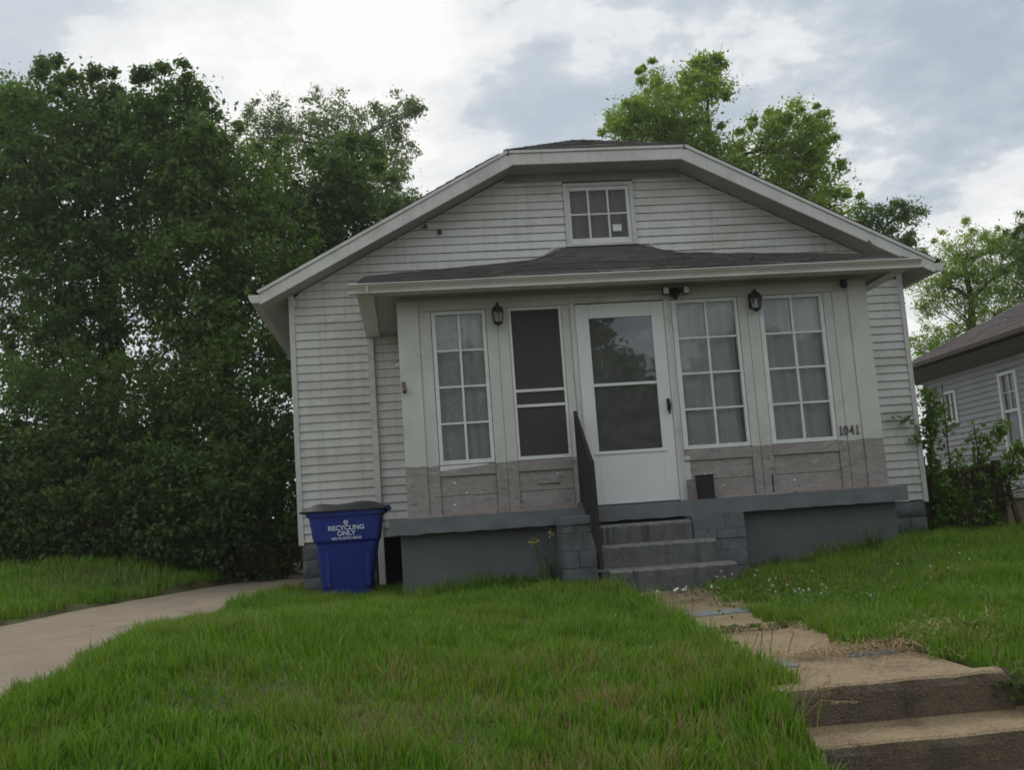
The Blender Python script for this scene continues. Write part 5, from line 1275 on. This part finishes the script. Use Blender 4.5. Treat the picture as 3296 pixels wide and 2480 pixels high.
def corner_vine():
    o = empty('climbing_vine', (6.56, 1.95, -.6), 'leafy vine climbing the right corner of the white house', 'vine')
    m = MB(); m.tube([(6.58, 2.0, -.62), (6.56, 1.98, 0), (6.60, 1.97, .6), (6.66, 1.95, 1.15)], [.018, .015, .012, .006], 6); m.tube([(6.5, 1.82, .55), (6.3, 1.8, .80), (6.14, 1.8, .86)], .006, 5); m.build('stem', 'bark', o)
    r = np.random.default_rng(3)
    t = r.random(85); C = np.c_[6.60+.05*np.sin(t*9)+r.normal(0, .045, 85), 1.95+r.normal(0, .05, 85), -.45+1.65*t]
    C2 = np.array([(6.42, 1.82, .62), (6.36, 1.8, .55), (6.30, 1.8, .82), (6.48, 1.82, .74), (6.14, 1.8, .88), (6.22, 1.8, .80), (6.38, 1.8, .72), (6.5, 1.82, .5), (6.33, 1.8, .60)])
    V, F = leaf_cloud(C, 16, .05, .058, 4, .6, .6); V2, F2 = leaf_cloud(C2, 6, .04, .085, 5, .6, .6)
    np_obj('foliage', np.r_[V, V2], np.r_[F, F2+len(V)], 'leaf_vine', o)
    o = empty('gate_shrub', (7.0, 2.0, -.6), 'tangled bramble growing through and over the wire gate', 'shrub')
    m = MB()
    st = [((7.05, 2.0, -.6), (7.2, 1.98, .25), (7.36, 1.95, .55), (7.62, 1.95, .70)), ((7.1, 2.05, -.6), (7.22, 2.02, .4), (7.20, 2.0, .7)), ((6.86, 2.05, -.6), (6.86, 2.05, .5), (6.88, 2.05, 1.25)), ((7.3, 2., -.6), (7.5, 1.95, .1), (7.75, 1.95, .22)), ((7.4, 2., -.5), (7.6, 1.9, .3), (7.68, 1.9, .42))]
    for s in st: m.tube(s, [.012, .009, .006, .004][:len(s)], 5)
    m.build('stem', 'bark', o)
    C = []
    for s in st:
        for a, b in zip(s[:-1], s[1:]):
            for k in range(9): C.append(np.array(Vector(a).lerp(Vector(b), random.random()))+r.normal(0, .05, 3))
    C += [np.array((r.uniform(6.6, 7.42), 2.24+r.normal(0, .04), r.uniform(-.6, .24))) for _ in range(130)]
    C += [np.array((r.uniform(6.58, 7.0), 2.0+r.normal(0, .05), r.uniform(-.6, -.05))) for _ in range(24)]
    C += [np.array((r.normal(6.85, .16), 2.05+r.normal(0, .06), r.uniform(.15, .45))) for _ in range(14)]
    C += [np.array((r.normal(7.62, .10), 1.98+r.normal(0, .05), r.uniform(-.1, .35))) for _ in range(16)]
    V, F = leaf_cloud(np.array(C), 11, .05, .066, 6, .6, .6); np_obj('foliage', V, F, 'leaf_vine', o)
corner_vine()

def weeds():
    G = 'weeds along the porch foundation'
    for i, (x, y, h, n, lab) in enumerate(((1.58, -.32, .34, 26, 'dark weed clump at the left stoop pier'), (1.15, -.3, .20, 20, 'low dark weed against the left foundation wall'), (3.72, -.34, .20, 22, 'low weed right of the stoop at the foundation'), (4.75, -.28, .30, 24, 'arching grassy weed before the right end of the foundation'))):
        z = tz(x, y); o = empty('weed_clump', (x, y, z), lab, 'weed', G); r = np.random.default_rng(40+i); m = MB()
        for k in range(n):
            a = r.uniform(0, 6.28); L = h*r.uniform(.5, 1.2); b = Vector((x+r.normal(0, .05), y+r.normal(0, .03), z)); d = Vector((math.cos(a), math.sin(a)*.6, 0))
            s = Vector((-d.y, d.x, 0))*.008; p1 = b+d*L*.25+Vector((0, 0, L*.7)); p2 = b+d*L*.65+Vector((0, 0, L*.85))
            m.quad(b-s, b+s, p1+s, p1-s); m.quad(p1-s, p1+s, p2)
        m.build('leaf_blades', 'leaf_shrub', o)
    x, y = 1.50, -.42; z = tz(x, y); o = empty('flowering_weed', (x, y, z), 'tall thin weed with pale yellow flower heads before the left foundation wall', 'weed', G)
    m = MB(); hd = []; r = random.Random(4)
    for k in range(5):
        e = Vector((x+r.uniform(-.14, .10), y+r.uniform(-.03, .03), z+.38+r.uniform(0, .16))); m.tube([(x, y, z), ((x+e.x)/2+.01, y, z+.22), e], .003, 4); hd.append(e)
    m.build('stem', 'leaf_vine', o); r2 = np.random.default_rng(2)
    V, F = leaf_cloud(np.array([tuple(h) for h in hd]), 14, .022, .022, 3); np_obj('flower_heads', V, F, 'seed_yellow', o)
    # seeding grass stalks beside the street steps
    o = empty('seed_grass', (1.98, -5.7, -1.1), 'tall seeding grass tuft overhanging the left end of the street steps', 'grass'); m = MB(); s2 = MB(); r = random.Random(9)
    for k in range(46):
        b = Vector((1.86+r.gauss(0, .07), -5.72+r.gauss(0, .12), -1.14)); L = r.uniform(.16, .36); d = Vector((r.uniform(-.15, .75), r.uniform(-.4, .2), 0))
        p1 = b+d*L*.3+Vector((0, 0, L*.65)); p2 = b+d*L*.9+Vector((0, 0, L*.95)); s = Vector((.0025, .001, 0))
        m.quad(b-s, b+s, p1+s*.8, p1-s*.8); m.quad(p1-s*.8, p1+s*.8, p2)
    m.build('blade_tuft', 'grass_blade', o)
    C = []
    for tip in ((2.16, -5.78, -.955), (2.19, -5.80, -1.03), (2.10, -5.75, -.94)):
        b = Vector((1.92, -5.74, -1.12)); t = Vector(tip); s2.tube([b, b.lerp(t, .5)+Vector((-.02, 0, .06)), t], .0016, 4)
        for q in range(9): C.append(tuple(b.lerp(t, .62+.38*q/8)+Vector((0, 0, .035*math.sin(3.14*(.62+.38*q/8))))))
    s2.build('seed_stalks', 'straw', o); V, F = leaf_cloud(np.array(C), 5, .005, .014, 7, .2, .3); np_obj('seed_heads', V, F, 'straw', o)
    # dark flowering grass stalks on the path edge
    for nm, lab, pts in (('seed_stalks', 'dark thin seed stalks leaning over the path at its left edge', [(2.0, -4.9), (2.06, -5.05), (1.95, -5.2), (2.12, -5.1)]), ('seed_stalks', 'dark thin seed stalks leaning over the far path joint', [(2.03, -3.0), (2.08, -2.9), (2.0, -3.2), (2.12, -3.3), (1.98, -2.8)])):
        m = MB()
        for (x, y) in pts:
            z = tz(x, y); L = random.uniform(.16, .24); dx = random.uniform(-.03, .09); m.tube([(x, y, z), (x+dx*.5, y, z+L*.6), (x+dx, y, z+L)], [.0016, .0014, .0024], 4)
        tag(m.build(nm, 'gate_wood', None, own=True), lab, 'grass')
weeds()

def clover():
    r = np.random.default_rng(17)
    spots = [('clover_patch', 'small patch of white clover flowers beside the porch end of the path', 3.02, -1.9, .20, .42, 10), ('clover_patch', 'larger patch of white clover flowers right of the middle of the path', 3.12, -2.9, .20, .34, 12), ('clover_patch', 'sparse row of white clover flowers out in the right lawn', 3.95, -2.7, .55, .28, 7)]
    me = None
    for nm, lab, cx, cy, sx, sy, n in spots:
        o = empty(nm, (cx, cy, tz(cx, cy)), lab, 'clover', 'white clover in the right lawn')
        C = np.c_[cx+r.normal(0, sx, 60), cy+r.normal(0, sy, 60)]; C = np.c_[C, terrain(C[:, 0], C[:, 1])+.05]
        V, F = leaf_cloud(C, 14, .04, .026, 3, -.2, .9); np_obj('clover_leaves', V, F, 'leaf_vine', o)
        for k in range(n):
            x, y = cx+r.normal(0, sx*.8), cy+r.normal(0, sy*.8); z = tz(x, y)+.12+.03*r.random()
            if me is None:
                m = MB(); m.lathe([(.003, -.009), (.0075, -.005), (.0095, .001), (.007, .007), (.003, .009)], (0, 0, 0), 7); h = m.build('flower_head', 'clover_white', None); me = h.data; h.parent = o; 
            else:
                h = bpy.data.objects.new('flower_head', me); COL.objects.link(h); h.parent = o
            h.location = Vector((x, y, z))-origin(o)
clover()

def litter():
    for k, (x, y, lab) in enumerate(((2.55, -1.35, 'crumpled white paper scrap at the foot of the porch steps'), (2.86, -1.38, 'white paper scrap at the grass edge near the porch steps'), (2.30, -1.45, 'tiny white scrap on the path left of the other two'))):
        r = random.Random(k+3); z = tz(x, y)+.008; m = MB(); w = (.075, .085, .04)[k]; pts = []
        for i in range(6):
            for j in range(4): pts.append((x+w*(i/5-.5)*1.6+r.uniform(-.008, .008), y+w*(j/3-.5)+r.uniform(-.01, .01), z+r.uniform(0, .035)+.012*math.sin(i*2)))
        m.v = pts; m.f = [(i*4+j, (i+1)*4+j, (i+1)*4+j+1, i*4+j+1) for i in range(5) for j in range(3)]; m.mi = [0]*len(m.f)
        tag(m.build('paper_scrap', 'paper', None, own=True), lab, 'litter', 'paper scraps by the porch steps')
    o = empty('joint_weeds', (2.5, -3.62, path_z(-3.62)), 'low green weeds growing in the middle joint of the path', 'weed'); r = np.random.default_rng(61)
    C = np.c_[np.r_[r.normal(2.35, .10, 26), r.normal(2.62, .06, 16)], -3.62+r.normal(0, .03, 42), np.full(42, path_z(-3.62)+.012)]; Vv, Ff = leaf_cloud(C, 10, .018, .028, 9, -.3, .6); np_obj('foliage', Vv, Ff, 'leaf_shrub', o)
    # straw and dry clippings at the path edge and beside the steps
    r = np.random.default_rng(6); V = []; F = []
    def straws(n, cx, cy, sx, sy, up, L0, zadd=0.):
        for _ in range(n):
            x, y = cx+r.normal(0, sx), cy+r.normal(0, sy); z = max(tz(x, y), -.99 if y > -5.5 and 1.9 < x < 3.05 else -9)+.006+abs(r.normal(0, up))+zadd; a = r.uniform(0, 6.28); L = L0*r.uniform(.4, 1.3); d = np.array([math.cos(a), math.sin(a), r.normal(0, .25)])*L/2; s = np.array([-math.sin(a), math.cos(a), 0])*.0016
            c = np.array([x, y, z]); i = len(V); V.extend([c-d-s, c-d+s, c+d+s+[0, 0, .004], c+d-s+[0, 0, .004]]); F.append((i, i+1, i+2, i+3))
    straws(900, 3.02, -4.75, .20, .16, .025, .09); straws(500, 3.25, -4.6, .14, .10, .04, .12); straws(500, 2.5, -4.72, .22, .10, .004, .05); straws(300, 2.45, -3.7, .2, .1, .004, .05); straws(260, 2.5, -2.0, .25, .12, .004, .05); straws(220, 3.26, -5.60, .08, .04, .03, .10, .04); straws(700, 2.6, -4.75, .3, .12, .006, .06); straws(500, 2.45, -3.6, .22, .06, .006, .05); straws(400, 2.5, -5.1, .3, .2, .003, .035)
    tag(np_obj('dry_grass', V, F, 'straw'), 'dry brown grass clippings strewn on the path above the street steps', 'dry grass', kind='stuff')
    # weeds and a pale broken stone on the bank at the end of the second step
    o = empty('bank_weeds', (3.45, -5.65, -1.1), 'leafy weeds on the bank at the right end of the street steps', 'weed')
    C = np.c_[3.26+r.normal(0, .10, 70), -5.60+r.normal(0, .05, 70), -1.13+np.abs(r.normal(0, .06, 70))]; Vv, Ff = leaf_cloud(C, 8, .03, .04, 8, .2, .6); np_obj('foliage', Vv, Ff, 'leaf_shrub', o)
    m = MB(); m.lathe([(.02, -.02), (.045, 0), (.05, .02), (.03, .04), (.01, .045)], (3.13, -5.62, -1.075), 7); q = m.build('broken_stone', 'aggregate', None, own=True); tag(q, 'pale broken stone among weeds beside the street steps', 'stone')
    m = MB(); m.lathe([(.01, 0), (.018, .006), (.012, .016)], (2.13, -4.25, tz(2.13, -4.25)+.003), 6); q = m.build('pebble', 'rubber', None, own=True); tag(q, 'small dark pebble on the left edge of the path', 'stone')
litter()


# ------------------------------------------------------------------ faint haze volume, added to imitate lens flare and softness
def haze():
    m = bpy.data.materials.new('flare_haze'); m.use_nodes = True; nt = m.node_tree; nt.nodes.remove(nt.nodes['Principled BSDF'])
    v = nt.nodes.new('ShaderNodeVolumePrincipled'); v.inputs['Density'].default_value = .0010; v.inputs['Color'].default_value = (.94, .96, .94, 1); v.inputs['Anisotropy'].default_value = .4
    nt.links.new(v.outputs[0], nt.nodes['Material Output'].inputs['Volume']); MATS['flare_haze'] = m
    b = MB().box(-650, 650, -650, 650, -4, 15).build('haze', 'flare_haze'); tag(b, kind='stuff')
haze()
